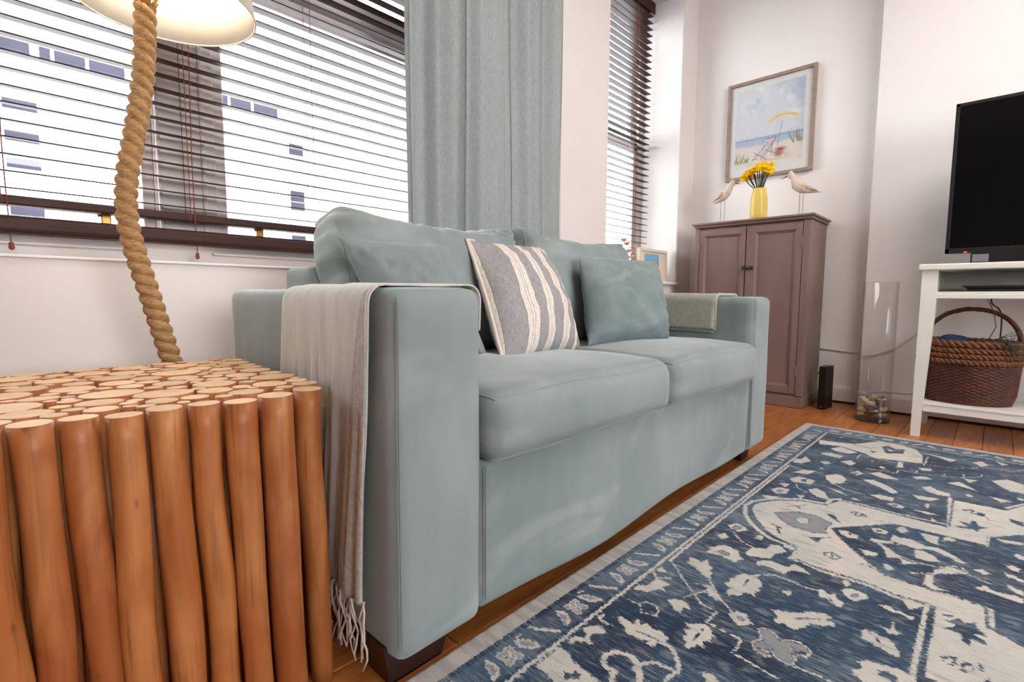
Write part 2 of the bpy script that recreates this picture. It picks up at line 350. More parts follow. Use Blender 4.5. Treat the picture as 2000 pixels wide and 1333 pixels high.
# windows ---------------------------------------------------------------
def empty_struct(name, loc):
    o = bpy.data.objects.new(name, None); o.empty_display_size = 0.05; place(o, None, loc); return st(o)
w1 = empty_struct('window_1', (0.3, 1.92, SILL))
f = MB()
f.rbox(-1.15, 1.76, 1.885, 1.96, SILL, 0.795, 0.004)                 # bottom rail
f.rbox(-1.15, 1.76, 1.885, 1.96, 2.56, HEAD, 0.004)
f.rbox(0.372, 0.545, 1.90, 1.96, 0.795, 2.56, 0.004); f.rbox(0.378, 0.388, 1.888, 1.902, 0.795, 2.56, 0.003); f.rbox(0.500, 0.512, 1.888, 1.902, 0.795, 2.56, 0.003)
f.rbox(-1.15, 1.76, 1.90, 1.96, 1.66, 1.755, 0.004)                  # transom
f.rbox(-1.15, -1.08, 1.885, 1.96, 0.79, 2.57, 0.004); f.rbox(1.69, 1.76, 1.885, 1.96, 0.79, 2.57, 0.004)
f.build('window_frame', FRAMEW, w1)
for (a, b_) in ((-1.08, 0.372), (0.545, 1.69)):
    for (z0, z1, gl) in ((0.795, 1.66, 0), (1.755, 2.56, 0)):
        s = MB(); t_ = 0.032
        s.rbox(a, b_, 1.912, 1.95, z0, z0+t_, 0.003); s.rbox(a, b_, 1.912, 1.95, z1-t_, z1, 0.003)
        s.rbox(a, a+t_, 1.912, 1.95, z0, z1, 0.003); s.rbox(b_-t_, b_, 1.912, 1.95, z0, z1, 0.003)
        so = s.build('window_sash', FRAMEW, w1)
        MB().box(a+t_-.004, b_-t_+.004, 1.93, 1.934, z0+t_-.004, z1-t_+.004).build('window_pane', GLASS, so)
for xx in (0.243, 0.665):                                            # brass sash fasteners
    h = MB(); h.rbox(xx-0.022, xx+0.022, 1.872, 1.886, 0.794, 0.806, 0.002); h.rbox(xx-0.012, xx+0.012, 1.868, 1.888, 0.804, 0.852, 0.003)
    h.tube([(xx-0.02, 1.872, 0.850), (xx+0.018, 1.872, 0.855)], [0.008, 0.005]); h.build('brass_fastener', BRASS, w1)
# moulded panel grooves on the apron below the blind
g = MB(); g.rbox(-1.1, 0.33, 1.864, 1.888, 0.752, 0.760, 0.002); g.rbox(0.515, 1.7, 1.864, 1.888, 0.752, 0.760, 0.002)
g.build('apron_moulding', FRAMEW, w1)
w1b = MB().rbox(-1.14, 1.75, 1.872, 1.888, 0.778, 0.796, 0.004).build('sill_nosing', FRAMEW, w1)

w2 = empty_struct('window_2', (2.85, 1.92, SILL))
f = MB()
f.rbox(XL, XR, 1.885, 1.96, 0.72, 0.79, 0.004); f.rbox(XL, XR, 1.885, 1.96, 2.56, HEAD, 0.004)
f.rbox(XL, XL+0.06, 1.885, 1.96, 0.78, 2.57, 0.004); f.rbox(XR-0.06, XR, 1.885, 1.96, 0.78, 2.57, 0.004)
f.build('window_frame', FRAMEW, w2)
for (z0, z1, y0) in ((0.79, 1.70, 1.895), (1.66, 2.56, 1.925)):
    s = MB(); a, b_ = XL+0.055, XR-0.055
    s.rbox(a, b_, y0, y0+0.03, z0, z0+0.055, 0.003); s.rbox(a, b_, y0, y0+0.03, z1-0.055, z1, 0.003)
    s.rbox(a, a+0.05, y0, y0+0.03, z0, z1, 0.003); s.rbox(b_-0.05, b_, y0, y0+0.03, z0, z1, 0.003)
    so = s.build('window_sash', FRAMEW, w2)
    MB().box(a+.046, b_-.046, y0+.013, y0+.017, z0+.05, z1-.05).build('window_pane', GLASS, so)

# ================================================================== OUTSIDE
STONE = mat('pale_render', rgb(236, 236, 240), 0.85, col2=rgb(226, 226, 232), nscale=0.5)
OPANE = mat('dark_far_glazing', rgb(58, 54, 66), 0.9, col2=rgb(44, 46, 52), nscale=0.5, spec=0.05)
OGREY = mat('grey_metal_far', rgb(176, 180, 184), 0.6)
OBUFF = mat('buff_cornice', rgb(220, 190, 160), 0.8)
OBRICK = mat('mauve_brick_far', rgb(186, 140, 150), 0.85)
ROAD = mat('pale_street', rgb(170, 170, 172), 0.9)
st(MB().box(-30, 50, 2.4, 80, -4.3, -4.2).build('street', ROAD))
b1 = thing('office_building', 'pale building across the street with long strip windows, seen through the wide blind', 'building', (3, 30, -4.2))
MB().box(-14, 12.3, 30, 40, -4.2, 11.9).build('wall', STONE, b1)
MB().rbox(-14.2, 12.4, 29.6, 40, 11.9, 12.3, 0.05).build('cornice', OBUFF, b1)
MB().rbox(-14.1, 12.35, 29.8, 30.0, 11.35, 11.5, 0.02).build('string_course', OBUFF, b1)
for i, x in enumerate((-11, -7.7, -4.4, -1.2, 2.0, 5.4, 8.9)):
    wd = 2.9
    fr = MB().rbox(x-0.08, x+wd+0.08, 29.9, 30.02, 10.2, 11.2, 0.03).build('window', STONE, b1)
    MB().box(x, x+wd, 29.86, 29.9, 10.45, 11.1).build('pane', OPANE, fr)
    for q in (0.35, 1.5): MB().box(x+q, x+q+0.12, 29.84, 29.87, 10.45, 11.1).build('mullion', STONE, fr)
    if i in (4, 5): MB().box(x+0.5, x+wd, 29.88, 29.95, 9.75, 10.2).build('spandrel', OGREY, b1)
for z in (0.4, 2.2, 3.9, 5.9, 7.0, 8.3):
    for x in (-3.4, -1.0, 0.75):
        fr = MB().rbox(x-0.1, x+1.15, 29.9, 30.02, z-0.1, z+0.85, 0.03).build('window', STONE, b1)
        MB().box(x, x+1.05, 29.86, 29.9, z, z+0.4).build('pane', OPANE, fr); MB().box(x, x+1.05, 29.86, 29.9, z+0.45, z+0.75).build('pane', OGREY, fr)
MB().rbox(0.35, 0.62, 29.2, 29.4, -4.2, 14.5, 0.03).build('drainpipe', OGREY, b1)
MB().box(7.6, 8.3, 29.85, 29.95, 9.6, 11.0).build('brick_panel', OBRICK, b1)
b2 = thing('balcony_building', 'pale apartment building with stacked balconies, behind the sofa back cushion', 'building', (14, 27, -4.2))
MB().box(12.4, 24, 30.5, 42, -4.2, 11.3).build('wall', STONE, b2)
for k, (z, xe) in enumerate(((2.2, 15.2), (4.6, 15.0), (7.2, 14.8), (9.9, 16.4))):
    MB().rbox(12.5, xe, 29.3, 30.5, z, z+0.25, 0.03).build('balcony_slab', OBUFF if k == 3 else OGREY, b2)
    rl = MB(); rl.box(12.5, xe, 29.3, 29.36, z+0.75, z+0.82)
    for i in range(10): rl.box(12.5+(xe-12.5)*i/9-0.02, 12.52+(xe-12.5)*i/9, 29.3, 29.36, z+0.2, z+0.8)
    rl.build('railing', OGREY, b2)
    fr = MB().rbox(12.5, 13.5, 30.38, 30.52, z-1.6, z-0.3, 0.03).build('window', OGREY, b2)
    MB().box(12.6, 13.4, 30.34, 30.38, z-1.0, z-0.4).build('pane', OPANE, fr); MB().box(12.6, 13.4, 30.34, 30.38, z-1.5, z-1.05).build('pane', OBRICK if k % 2 else OPANE, fr)

# ================================================================== BLINDS
def blind(label, x0, x1, yb, n, z0, pitch, cords, flip):
    t = thing('venetian_blind', label, 'blind', ((x0+x1)/2, yb, z0), 'wooden venetian blinds')
    a = math.radians(9.0); hx = (x1-x0)/2; cx = (x0+x1)/2
    sl = None
    for i in range(n):
        z = z0+0.045+i*pitch
        if sl is None:
            b = MB().rbox(cx-hx, cx+hx, yb-0.025, yb+0.025, z-0.0018, z+0.0018, 0.001, 1); sl = b.build('slat', SLAT, t); sl.rotation_euler = (a, 0, 0)
        else: copy_of(sl, t, (cx, yb, z))
    MB().rbox(x0, x1, yb-0.026, yb+0.026, z0, z0+0.024, 0.004).build('bottom_rail', SLAT, t)
    MB().rbox(x0, x1, yb-0.03, yb+0.03, HEAD-0.05, HEAD-0.002, 0.004).rbox(x0, x1, yb-0.04, yb-0.03, HEAD-0.075, HEAD-0.002, 0.003).build('head_rail', SLAT, t)
    for xc, lift in cords:
        c = MB()
        for dy in (-0.027, 0.027): c.tube([(xc, yb+dy, z0), (xc, yb+dy, HEAD-0.05)], 0.0011, 5)
        c.build('ladder_cord', CORD, t)
        if lift:
            c = MB(); P = [(xc+0.012+0.003*math.sin(i*0.9), yb-0.031, HEAD-0.05-(HEAD-0.05-0.742)*i/14) for i in range(15)]
            c.tube(P, 0.0014, 5); c.lathe([(0.001, 0.012), (0.005, 0.008), (0.006, -0.006), (0.001, -0.01)], (P[-1][0], P[-1][1], P[-1][2]), 8); c.build('lift_cord', CORD, t)
    return t
blind('wide dark wooden slatted blind across the large window behind rope lamp and sofa', -1.1, 1.72, 1.842, 41, 0.848, 0.0424, [(0.03, 1), (0.443, 1), (0.84, 0), (1.4, 0), (-0.6, 0)], 0)
blind('narrow dark wooden slatted blind in the slim window between pier and picture', 2.44, 3.262, 1.842, 42, 0.79, 0.0426, [(2.62, 0), (3.06, 1)], 0)
# dark timber board standing in front of the window foot
st(MB().rbox(-1.14, 1.75, 1.80, 1.872, 0.776, 0.820, 0.012, 3).build('trim_3', SLAT))

# ================================================================== CURTAIN
t = thing('curtain', 'grey-green full length curtain hanging between sofa and the wide window', 'curtain', (1.48, 1.53, 0.03))
cp = [(1.043, 0.0), (1.055, -0.018), (1.085, 0.0), (1.105, 0.024), (1.14, 0.028), (1.18, -0.012), (1.235, -0.034), (1.255, -0.024), (1.272, 0.018), (1.30, 0.028), (1.33, 0.0),
      (1.375, -0.03), (1.44, -0.036), (1.50, -0.024), (1.54, 0.012), (1.575, 0.032), (1.63, 0.024), (1.68, -0.006), (1.725, -0.024), (1.76, -0.006), (1.80, 0.01), (1.85, -0.012), (1.90, -0.004), (1.93, 0.01)]
cxs = np.array([p[0] for p in cp]); cys = np.array([p[1] for p in cp])
def cy(x):
    i = int(np.clip(np.searchsorted(cxs, x)-1, 0, len(cxs)-2)); u = (x-cxs[i])/(cxs[i+1]-cxs[i]); u = u*u*(3-2*u)
    return cys[i]*(1-u)+cys[i+1]*u
P = []
for j in range(41):
    z = 0.035+(2.55)*j/40; rowp = []
    k = 1.0-0.25*(j/40)
    for i in range(181):
        x = 1.043+0.887*i/180
        xx = 1.043+(x-1.043)*(1.012-0.04*j/40)
        rowp.append((xx, 1.528+cy(x)*1.15*k+0.006*math.sin(x*9+z*3.1)+0.004*math.sin(x*31-z*2.0), z))
    P.append(rowp)
MB().grid(P).build('curtain_panel', CURT, t, smooth=True)
s = MB()
for xc in (1.052, 1.322, 1.60, 1.77, 1.925):
    s.tube([(1.043+(xc-1.043)*(1.012-0.04*j/20), 1.5255+cy(xc)*1.15*(1-0.25*j/20)+0.006*math.sin(xc*9+(0.04+2.54*j/20)*3.1)-0.001, 0.04+2.54*j/20) for j in range(21)], 0.0013, 4)
s.build('seam', mat('seam_thread', rgb(128, 138, 142), 0.9), t)
MB().tube([(0.9, 1.528, 2.6), (2.1, 1.528, 2.6)], 0.012, 10).build('curtain_rail', IRON, t)

# ================================================================== SOFA
sofa = thing('sofa', 'two-seat pale teal velvet sofa with square arms under the window', 'sofa', (1.22, 0.95, 0.0))
def lump(k=0.004, f=3.0, sd=0.0):
    def fn(W, P):
        for i in range(len(P)):
            P[i] += np.array(mnoise.noise_vector(Vector((P[i]*f+sd).tolist())))*k
        return P
    return fn
def solid(name, c, h, r, n, m=VEL, fn=None, parent=sofa, rot=None):
    V, F = soft_box(h, r, n, fn)
    o = obj(name, V, F, m, parent, True, origin=(0, 0, 0)); o.location = Vector(c)-org(parent); ORG[o.name] = Vector(c)
    if rot is not None: o.rotation_euler = rot
    return o
def base_fn(W, P):
    # softly waving lower hem, slightly sucked in under the cushions
    low = np.clip((-W[:, 2]), 0, 1); fr = W[:, 1] < -0.9
    P[:, 2] += low*0.006*np.sin(P[:, 0]*9.0+0.6)*fr
    P[:, 1] += np.where(fr, 0.004*np.sin(P[:, 0]*5.0)*(0.4+low), 0)
    return lump(0.003, 3.0, 4.0)(W, P)
solid('base', (1.2125, 0.965, 0.1985), (0.652, 0.348, 0.1375), 0.014, (40, 14, 12), VEL, base_fn)
def arm_fn(W, P):
    P[:, 0] += 0.006*np.cos(W[:, 1]*1.5)*np.cos(W[:, 2]*1.5)*np.sign(W[:, 0])
    return lump(0.0035, 4.0, 9.0)(W, P)
solid('arm', (0.4795, 0.963, 0.3445), (0.0895, 0.351, 0.2895), 0.026, (14, 24, 24), VEL, arm_fn)
solid('arm', (1.957, 0.963, 0.3425), (0.093, 0.351, 0.2815), 0.026, (14, 24, 24), VEL, arm_fn)
solid('backrest', (1.215, 1.245, 0.38), (0.69, 0.075, 0.312), 0.02, (40, 10, 20), VEL, lump(0.004, 3, 2))
def seat_fn(W, P):
    top = np.clip(W[:, 2], 0, 1); cr = (1-W[:, 0]**2)*(1-np.abs(W[:, 1])**3)
    P[:, 2] += top*0.020*cr
    fr = np.clip(-W[:, 1], 0, 1); P[:, 1] -= fr**6*0.012*(1-W[:, 0]**4)*(1-W[:, 2]**2)
    return lump(0.006, 5.0, 1.0)(W, P)
sc1 = solid('seat_cushion', (0.886, 0.853, 0.396), (0.317, 0.268, 0.066), 0.034, (36, 30, 12), VEL, seat_fn)
sc2 = solid('seat_cushion', (1.531, 0.853, 0.396), (0.317, 0.268, 0.066), 0.034, (36, 30, 12), VEL, seat_fn)
def piping(par, h, r, fn, axis, sides, rad=0.0021):
    for sd in sides:
        Q = surf(edge_loop(axis, sd), h, r, fn); P = [tuple(Vector(q)+ORG[par.name]) for q in Q.tolist()]
        o = MB().tube(P, rad, 6, cap=False).build('piping', VEL, par, True)
        if par.rotation_euler.x or par.rotation_euler.z:      # keep the piping in the turned cushion's own space
            pass
piping(sc1, (0.317, 0.268, 0.066), 0.034, seat_fn, 2, (1, -1)); piping(sc2, (0.317, 0.268, 0.066), 0.034, seat_fn, 2, (1, -1))
def back_fn(sd, slope):
    def fn(W, P):
        edge = (1-np.abs(W[:, 0])**3)*(1-np.abs(W[:, 2])**3)
        P[:, 1] += np.sign(W[:, 1])*0.03*edge*(np.abs(W[:, 1]) > 0.3)
        up = np.clip(W[:, 2], 0, 1)
        P[:, 2] += up*(0.018*np.abs(W[:, 0])**3-0.014*(1-W[:, 0]**2))+up*slope*(np.clip(-W[:, 0]-0.35, 0, 1)*1.6-0.35*(1-np.abs(W[:, 0])))
        # dented corners and pulled creases
        for i in range(len(P)):
            v = mnoise.noise_vector(Vector((P[i]*np.array([6, 4, 7])+sd).tolist())); P[i] += np.array(v)*0.011
            v = mnoise.noise(Vector((P[i][0]*14+P[i][2]*9+sd, P[i][2]*6, sd))); P[i][1] += v*0.006
            side = abs(W[i][0])**4; v = abs(mnoise.noise(Vector((P[i][0]*5+sd, P[i][1]*8, P[i][2]*26+P[i][0]*16)))); P[i] += np.array((np.sign(W[i][0])*-v*0.02*side, 0.014*v*(0.35+side), -0.012*v*max(W[i][2], 0)**3))
        return P
    return fn
bc1 = solid('back_cushion', (0.846, 1.108, 0.632), (0.308, 0.080, 0.192), 0.05, (44, 12, 34), VEL, back_fn(3.0, 0.002), rot=(math.radians(-15), 0, math.radians(1)))
bc2 = solid('back_cushion', (1.482, 1.108, 0.638), (0.322, 0.080, 0.192), 0.05, (44, 12, 34), VEL, back_fn(17.0, 0.0), rot=(math.radians(-15), 0, 0))
piping(bc1, (0.308, 0.080, 0.192), 0.05, back_fn(3.0, 0.002), 1, (-1, 1)); piping(bc2, (0.322, 0.080, 0.192), 0.05, back_fn(17.0, 0.0), 1, (-1, 1))
for (x, y_) in ((0.455, 0.69), (1.985, 0.70), (0.455, 1.23), (1.985, 1.23)):
    b = MB(); 
    V = []
    for (z, k) in ((0.0, 0.034), (0.078, 0.046)):
        kx = k*(1.5 if x < 1 else 1.1); V += [(x-kx, y_-k, z), (x+kx, y_-k, z), (x+kx, y_+k, z), (x-kx, y_+k, z)]
    b.add(V, [(3, 2, 1, 0), (4, 5, 6, 7), (0, 1, 5, 4), (1, 2, 6, 5), (2, 3, 7, 6), (3, 0, 4, 7)]); b.build('foot', DARKWOOD, sofa)
# seams: arm front panels and base edge
sm = MB()
for x, x2 in ((0.397, 0.566), (1.872, 2.042)):
    sm.tube([(x, 0.6105, 0.085), (x, 0.6105, 0.34), (x+0.001, 0.6105, 0.6), (x+0.002, 0.614, 0.617)], 0.001, 5)
sm.tube([(0.5695, 0.611, 0.09), (0.5695, 0.611, 0.33)], 0.0015, 5); sm.tube([(1.863, 0.611, 0.09), (1.863, 0.611, 0.33)], 0.0022, 5)
sm.build('seam', mat('velvet_seam', rgb(116, 124, 122), 0.9), sofa)

# ================================================================== CUSHIONS
def pillow(name, label, BL, BR, TL, thick, m, sd, n=30, pinch=0.055, crease=0.006, group=None, nose=0.0, fwd=1):
    BL, BR, TL = Vector(BL), Vector(BR), Vector(TL)
    X = (BR-BL); Y = (TL-BL); wd, hh = X.length, Y.length; X.normalize(); Z = X.cross(Y).normalized()*fwd; Y.normalize()
    cen = (BR+TL)/2
    t = thing(name, label, 'cushion', cen, group)
    V = []; F = []; UV = []
    for side in (1, -1):
        base = len(V)
        for j in range(n+1):
            for i in range(n+1):
                u = math.sin((2*i/n-1)*PI/2); v = math.sin((2*j/n-1)*PI/2)
                px = wd/2*u*(1-pinch*(1-abs(v)**1.6)); py = hh/2*v*(1-pinch*(1-abs(u)**1.6))
                T = thick/2*((1-abs(u)**2.6)*(1-abs(v)**2.6))**0.62
                e = max(abs(u), abs(v))
                q = mnoise.noise(Vector((u*2.2+sd, v*2.2, side*3.0)))*0.010*(1-e**4)
                q += crease*(e**2)*(1-e**8)*mnoise.noise(Vector((u*9+sd, v*9, side*7.0+sd)))*1.6
                q += crease*0.8*mnoise.noise(Vector(((u+v)*5+sd, (u-v)*1.6, side*2.0)))*(1-e**6)
                # sag: lower half fuller
                T *= 1-0.12*v
                z = side*(T+q*(1 if e < 0.995 else 0))+nose*(u*u)*0.02
                V.append(tuple(cen+X*px+Y*py+Z*z)); UV.append((u, v))
        for j in range(n):
            for i in range(n):
                a = base+j*(n+1)+i; f_ = (a, a+1, a+n+2, a+n+1); F.append(f_ if (side*fwd) > 0 else f_[::-1])
    o = obj('cushion_cover', V, F, m, t, True)
    at = o.data.attributes.new('pu', 'FLOAT_VECTOR', 'POINT'); at.data.foreach_set('vector', [c for u in UV for c in (u[0], u[1], 0)])
    # welt round the edge
    ring = []
    for (k0, k1) in (((-1, -1), (1, -1)), ((1, -1), (1, 1)), ((1, 1), (-1, 1)), ((-1, 1), (-1, -1))):
        for q in range(12):
            u = k0[0]+(k1[0]-k0[0])*q/12; v = k0[1]+(k1[1]-k0[1])*q/12
            ring.append(cen+X*(wd/2*u*(1-pinch*(1-abs(v)**1.6)))+Y*(hh/2*v*(1-pinch*(1-abs(u)**1.6)))+Z*nose*(u*u)*0.02)
    ring.append(ring[0])
    return t, o, ring
pillow('throw_pillow', 'small pale teal velvet pillow in the corner by the left sofa arm', (0.640, 1.00, 0.475), (0.852, 0.905, 0.470), (0.508, 0.995, 0.742), 0.15, VEL, 1.3, crease=0.012, pinch=0.03)
# striped linen pillow
SP = bpy.data.materials.new('striped_linen'); SP.use_nodes = True; N = SP.node_tree.nodes; L = SP.node_tree.links; b = N['Principled BSDF']
b.inputs['Roughness'].default_value = 0.9; b.inputs['Specular IOR Level'].default_value = 0.15
at = N.new('ShaderNodeAttribute'); at.attribute_name = 'pu'; sx = N.new('ShaderNodeSeparateXYZ'); L.new(at.outputs['Vector'], sx.inputs[0])
mr = N.new('ShaderNodeMapRange'); mr.inputs[1].default_value = -1; mr.inputs[2].default_value = 1; L.new(sx.outputs[0], mr.inputs[0])
cr = N.new('ShaderNodeValToRGB'); cr.color_ramp.interpolation = 'CONSTANT'; L.new(mr.outputs[0], cr.inputs[0])
GR, CRM, BRN = rgb(160, 157, 158), rgb(230, 221, 213), rgb(150, 136, 126)
stops = [(0.0, CRM), (0.016, BRN), (0.022, GR)]
for c0 in (0.205, 0.43, 0.645, 0.845):
    wv = 0.13 if c0 < 0.3 else 0.10
    stops += [(c0, BRN), (c0+0.006, CRM), (c0+wv*0.38, BRN), (c0+wv*0.42, CRM), (c0+wv*0.56, BRN), (c0+wv*0.60, CRM), (c0+wv-0.006, BRN), (c0+wv, GR)]
stops = [s_ for s_ in stops if s_[0] <= 1.0][:32]
while len(cr.color_ramp.elements) > 1: cr.color_ramp.elements.remove(cr.color_ramp.elements[-1])
cr.color_ramp.elements[0].position = 0; cr.color_ramp.elements[0].color = stops[0][1]
for p_, c_ in stops[1:]:
    e = cr.color_ramp.elements.new(min(p_, 1.0)); e.color = c_
wn = N.new('ShaderNodeTexNoise'); wn.inputs['Scale'].default_value = 1.0; wn.inputs['Detail'].default_value = 3
mpn = N.new('ShaderNodeMapping'); mpn.inputs['Scale'].default_value = (14, 160, 1); L.new(at.outputs['Vector'], mpn.inputs[0]); L.new(mpn.outputs[0], wn.inputs['Vector'])
wn2 = N.new('ShaderNodeTexNoise'); wn2.inputs['Scale'].default_value = 1.0; mpn2 = N.new('ShaderNodeMapping'); mpn2.inputs['Scale'].default_value = (170, 10, 1); L.new(at.outputs['Vector'], mpn2.inputs[0]); L.new(mpn2.outputs[0], wn2.inputs['Vector'])
ad = N.new('ShaderNodeMath'); ad.operation = 'ADD'; L.new(wn.outputs['Fac'], ad.inputs[0]); L.new(wn2.outputs['Fac'], ad.inputs[1])
mr2 = N.new('ShaderNodeMapRange'); mr2.inputs[1].default_value = 0.7; mr2.inputs[2].default_value = 1.3; mr2.inputs[3].default_value = 0.66; mr2.inputs[4].default_value = 1.3; L.new(ad.outputs[0], mr2.inputs[0])
vm = N.new('ShaderNodeVectorMath'); vm.operation = 'SCALE'; L.new(cr.outputs[0], vm.inputs[0]); L.new(mr2.outputs[0], vm.inputs['Scale']); L.new(vm.outputs[0], b.inputs['Base Color'])
bp = N.new('ShaderNodeBump'); bp.inputs['Strength'].default_value = 0.25; bp.inputs['Distance'].default_value = 0.002; L.new(ad.outputs[0], bp.inputs['Height']); L.new(bp.outputs[0], b.inputs['Normal'])
tp, op, ring = pillow('throw_pillow', 'grey and cream striped linen pillow in the middle of the sofa', (0.842, 0.842, 0.462), (1.185, 0.865, 0.468), (0.895, 1.035, 0.772), 0.15, SP, 5.7, crease=0.006, n=44)
MB().tube([p for p in ring[35:49]], 0.005, 6).build('piping', mat('cream_piping', rgb(224, 212, 202), 0.9), tp, True)
pillow('throw_pillow', 'square pale teal velvet pillow by the right sofa arm', (1.262, 0.892, 0.474), (1.635, 0.815, 0.474), (1.330, 0.985, 0.754), 0.15, VEL2, 9.1, crease=0.009, pinch=0.04)

# ================================================================== THROWS
def drape(path, y0, y1, ny, fold, thickness, m, name, parent):
    # path: (x, z) polyline; resampled finely
    pts = [Vector((p[0], 0, p[1])) for p in path]; d = [0]
    for a, b_ in zip(pts, pts[1:]): d.append(d[-1]+(b_-a).length)
    ns = int(d[-1]/0.008)
    P = []
    for i in range(ns+1):
        s_ = d[-1]*i/ns; k = max(j for j in range(len(d)) if d[j] <= s_+1e-9); k = min(k, len(d)-2)
        q = pts[k].lerp(pts[k+1], (s_-d[k])/(d[k+1]-d[k]))
        P.append([fold(q.x, y0+(y1-y0)*j/ny, q.z, j/ny) for j in range(ny+1)])
    o = MB().grid(P).build(name, m, parent, True)
    sd = o.modifiers.new('thick', 'SOLIDIFY'); sd.thickness = thickness; sd.offset = 0
    return o
def arc(cx, cz, r, a0, a1, n=6): return [(cx+r*math.cos(math.radians(a0+(a1-a0)*i/n)), cz+r*math.sin(math.radians(a0+(a1-a0)*i/n))) for i in range(n+1)]
t = thing('throw_blanket', 'pale grey fringed throw draped over the left sofa arm', 'blanket', (0.42, 0.81, 0.64))
pa = [(0.577, 0.56)]+arc(0.553, 0.612, 0.026, 0, 90)+arc(0.407, 0.609, 0.029, 90, 180)+[(0.3775, 0.138)]
def foldL(x, y, z, v):
    drop = min(max((0.61-z)/0.45, 0), 1) if x < 0.41 else 0
    fx = (0.0045*math.sin(v*23+0.6)+0.003*math.sin(v*51+z*9))*min(drop*3, 1)
    fy = 0.012*math.sin(z*6+v*3)*drop+0.02*drop*(1-v)+ (0.012*v*drop)
    top = 0.0025*math.sin(y*40+x*22) if x > 0.41 else 0
    return (x-abs(fx)*1.1, y+fy-(0.02*(x-0.38)/0.19 if x > 0.4 and v < 0.02 else 0), z+max(top, -0.001))
drape(pa, 0.655, 0.962, 46, foldL, 0.003, THROW, 'throw_cloth', t)
# doubled-back front edge with its own herringbone face
def foldE(x, y, z, v):
    drop = min(max((0.61-z)/0.45, 0), 1)
    return (x-0.006-0.005*math.sin(v*PI)*drop-0.003*math.sin(v*14)*drop, 0.655+(y-0.655)*(0.12+0.95*drop**0.7)+0.02*drop*(1-v)+0.004*math.sin(z*9), z)
drape(arc(0.407, 0.609, 0.029, 120, 180)+[(0.3775, 0.141)], 0.655, 0.742, 16, foldE, 0.003, mat('herringbone_throw', rgb(200, 197, 191), 0.92, col2=rgb(172, 170, 165), nscale=120, stretch=(1, 1, 1), bump=0.5, bscale=800), 'folded_edge', t)
fr = MB()
for i in range(44):
    y_ = 0.672+0.30*i/43+rng.uniform(-.003, .003); x_ = 0.3735-rng.uniform(0, 0.009); zz = 0.145; L_ = rng.uniform(0.075, 0.112)
    fr.tube([(x_+0.003*math.sin(q*1.7+i), y_+0.006*math.sin(q*1.1+i*2.3), zz-L_*q/6) for q in range(7)], [0.0017]*6+[0.0012], 5)
tag(fr.build('fringe', FRINGE, t, True), kind='stuff')
t = thing('throw_blanket', 'folded sage grey throw lying over the right sofa arm', 'blanket', (1.95, 0.9, 0.63))
for (dz, th, y0, zb) in ((0.0, 0.004, 0.748, 0.492), (0.0075, 0.005, 0.744, 0.505)):
    pb = [(1.8555-dz, zb)]+arc(1.883-dz, 0.60+dz, 0.0275, 180, 90)+arc(2.028+dz, 0.60+dz, 0.0275, 90, 0)+[(2.057+dz, 0.47)]
    drape(pb, y0, 1.04, 20, lambda x, y, z, v: (x+0.0012*math.sin(z*22), y+0.003*math.sin(z*16), z+0.001*math.sin(y*30)), th, THROW2, 'throw_cloth', t)
# rounded fold joining both layers along the front edge
MB().tube([(p[0], 0.746, p[1]) for p in [(1.8518, 0.5)]+arc(1.880, 0.6035, 0.0285, 180, 90)+arc(2.031, 0.6035, 0.0285, 90, 0)+[(2.06, 0.48)]], 0.0062, 8).build('folded_hem', THROW2, t, True)

# ================================================================== LOG TABLE
t = thing('log_side_table', 'side table made of upright peeled logs with pale cut tops beside the sofa', 'side table', (0.1, 0.98, 0))
ZT = 0.48
def log(x, y, r, rb=None, dx=0.0, dy=0.0, n=14, rings=9, bend=0.004, sd=0.0, zt=ZT, z0=0.003):
    V = []; rb = rb or r
    el = 1+rng.uniform(-0.07, 0.07)
    for j in range(rings+1):
        k = j/rings; z = z0+(zt-z0)*k
        nv = mnoise.noise_vector(Vector((sd*3.1, z*4.0, sd)))
        f_ = min(1, (1-k)*3) * bend
        cx, cy_ = x+dx*(1-k)+nv.x*f_*2, y+dy*(1-k)+nv.y*f_
        q = (rb+(r-rb)*k)*(1+0.10*mnoise.noise(Vector((sd*7, z*6, 3.3)))*min(1, (1-k)*5))
        for i in range(n):
            th = 2*PI*i/n; w_ = 1+0.035*mnoise.noise(Vector((math.cos(th)*1.3+sd, math.sin(th)*1.3, z*6)))
            V.append((cx+q*w_*el*math.cos(th), cy_+q*w_/el*math.sin(th), z))
    F = [(j*n+i, j*n+(i+1) % n, (j+1)*n+(i+1) % n, (j+1)*n+i) for j in range(rings) for i in range(n)]
    F.append(tuple(reversed(range(n)))); F.append(tuple(range(rings*n, rings*n+n)))
    fm = [0]*(rings*n)+[0, 1]
    o = obj('log', V, F, BARK, t, False, None, [BARK, CUT], fm)
    o.data.polygons.foreach_set('use_smooth', [True]*(rings*n)+[False, False])
    return o
circ = [(0.0202, 0.748, 0.0198), (0.0605, 0.751, 0.0176), (0.1005, 0.737, 0.0180), (0.1407, 0.738, 0.0203), (0.1850, 0.7385, 0.0179), (0.2245, 0.726, 0.0196),
        (0.2705, 0.727, 0.0228), (0.3250, 0.747, 0.0214), (-0.0215, 0.743, 0.0192), (-0.064, 0.745, 0.0215), (-0.106, 0.742, 0.0195), (-0.146, 0.745, 0.0195)]
bot = [0.0176, 0.0179, 0.0196, 0.0215, 0.0172, 0.0180, 0.0218, 0.0178, 0.018, 0.02, 0.019, 0.019]
lean = [0.011, 0.0115, 0.0065, 0.0120, 0.0120, 0.0096, 0.0093, 0.0089, 0.011, 0.011, 0.011, 0.011]
for i, (x, y, r) in enumerate(circ):
    log(x, y, r, bot[i]*0.97, lean[i], 0.0, 20, 16, 0.0048, 2.3+i*1.7, ZT-0.001*(i % 3))
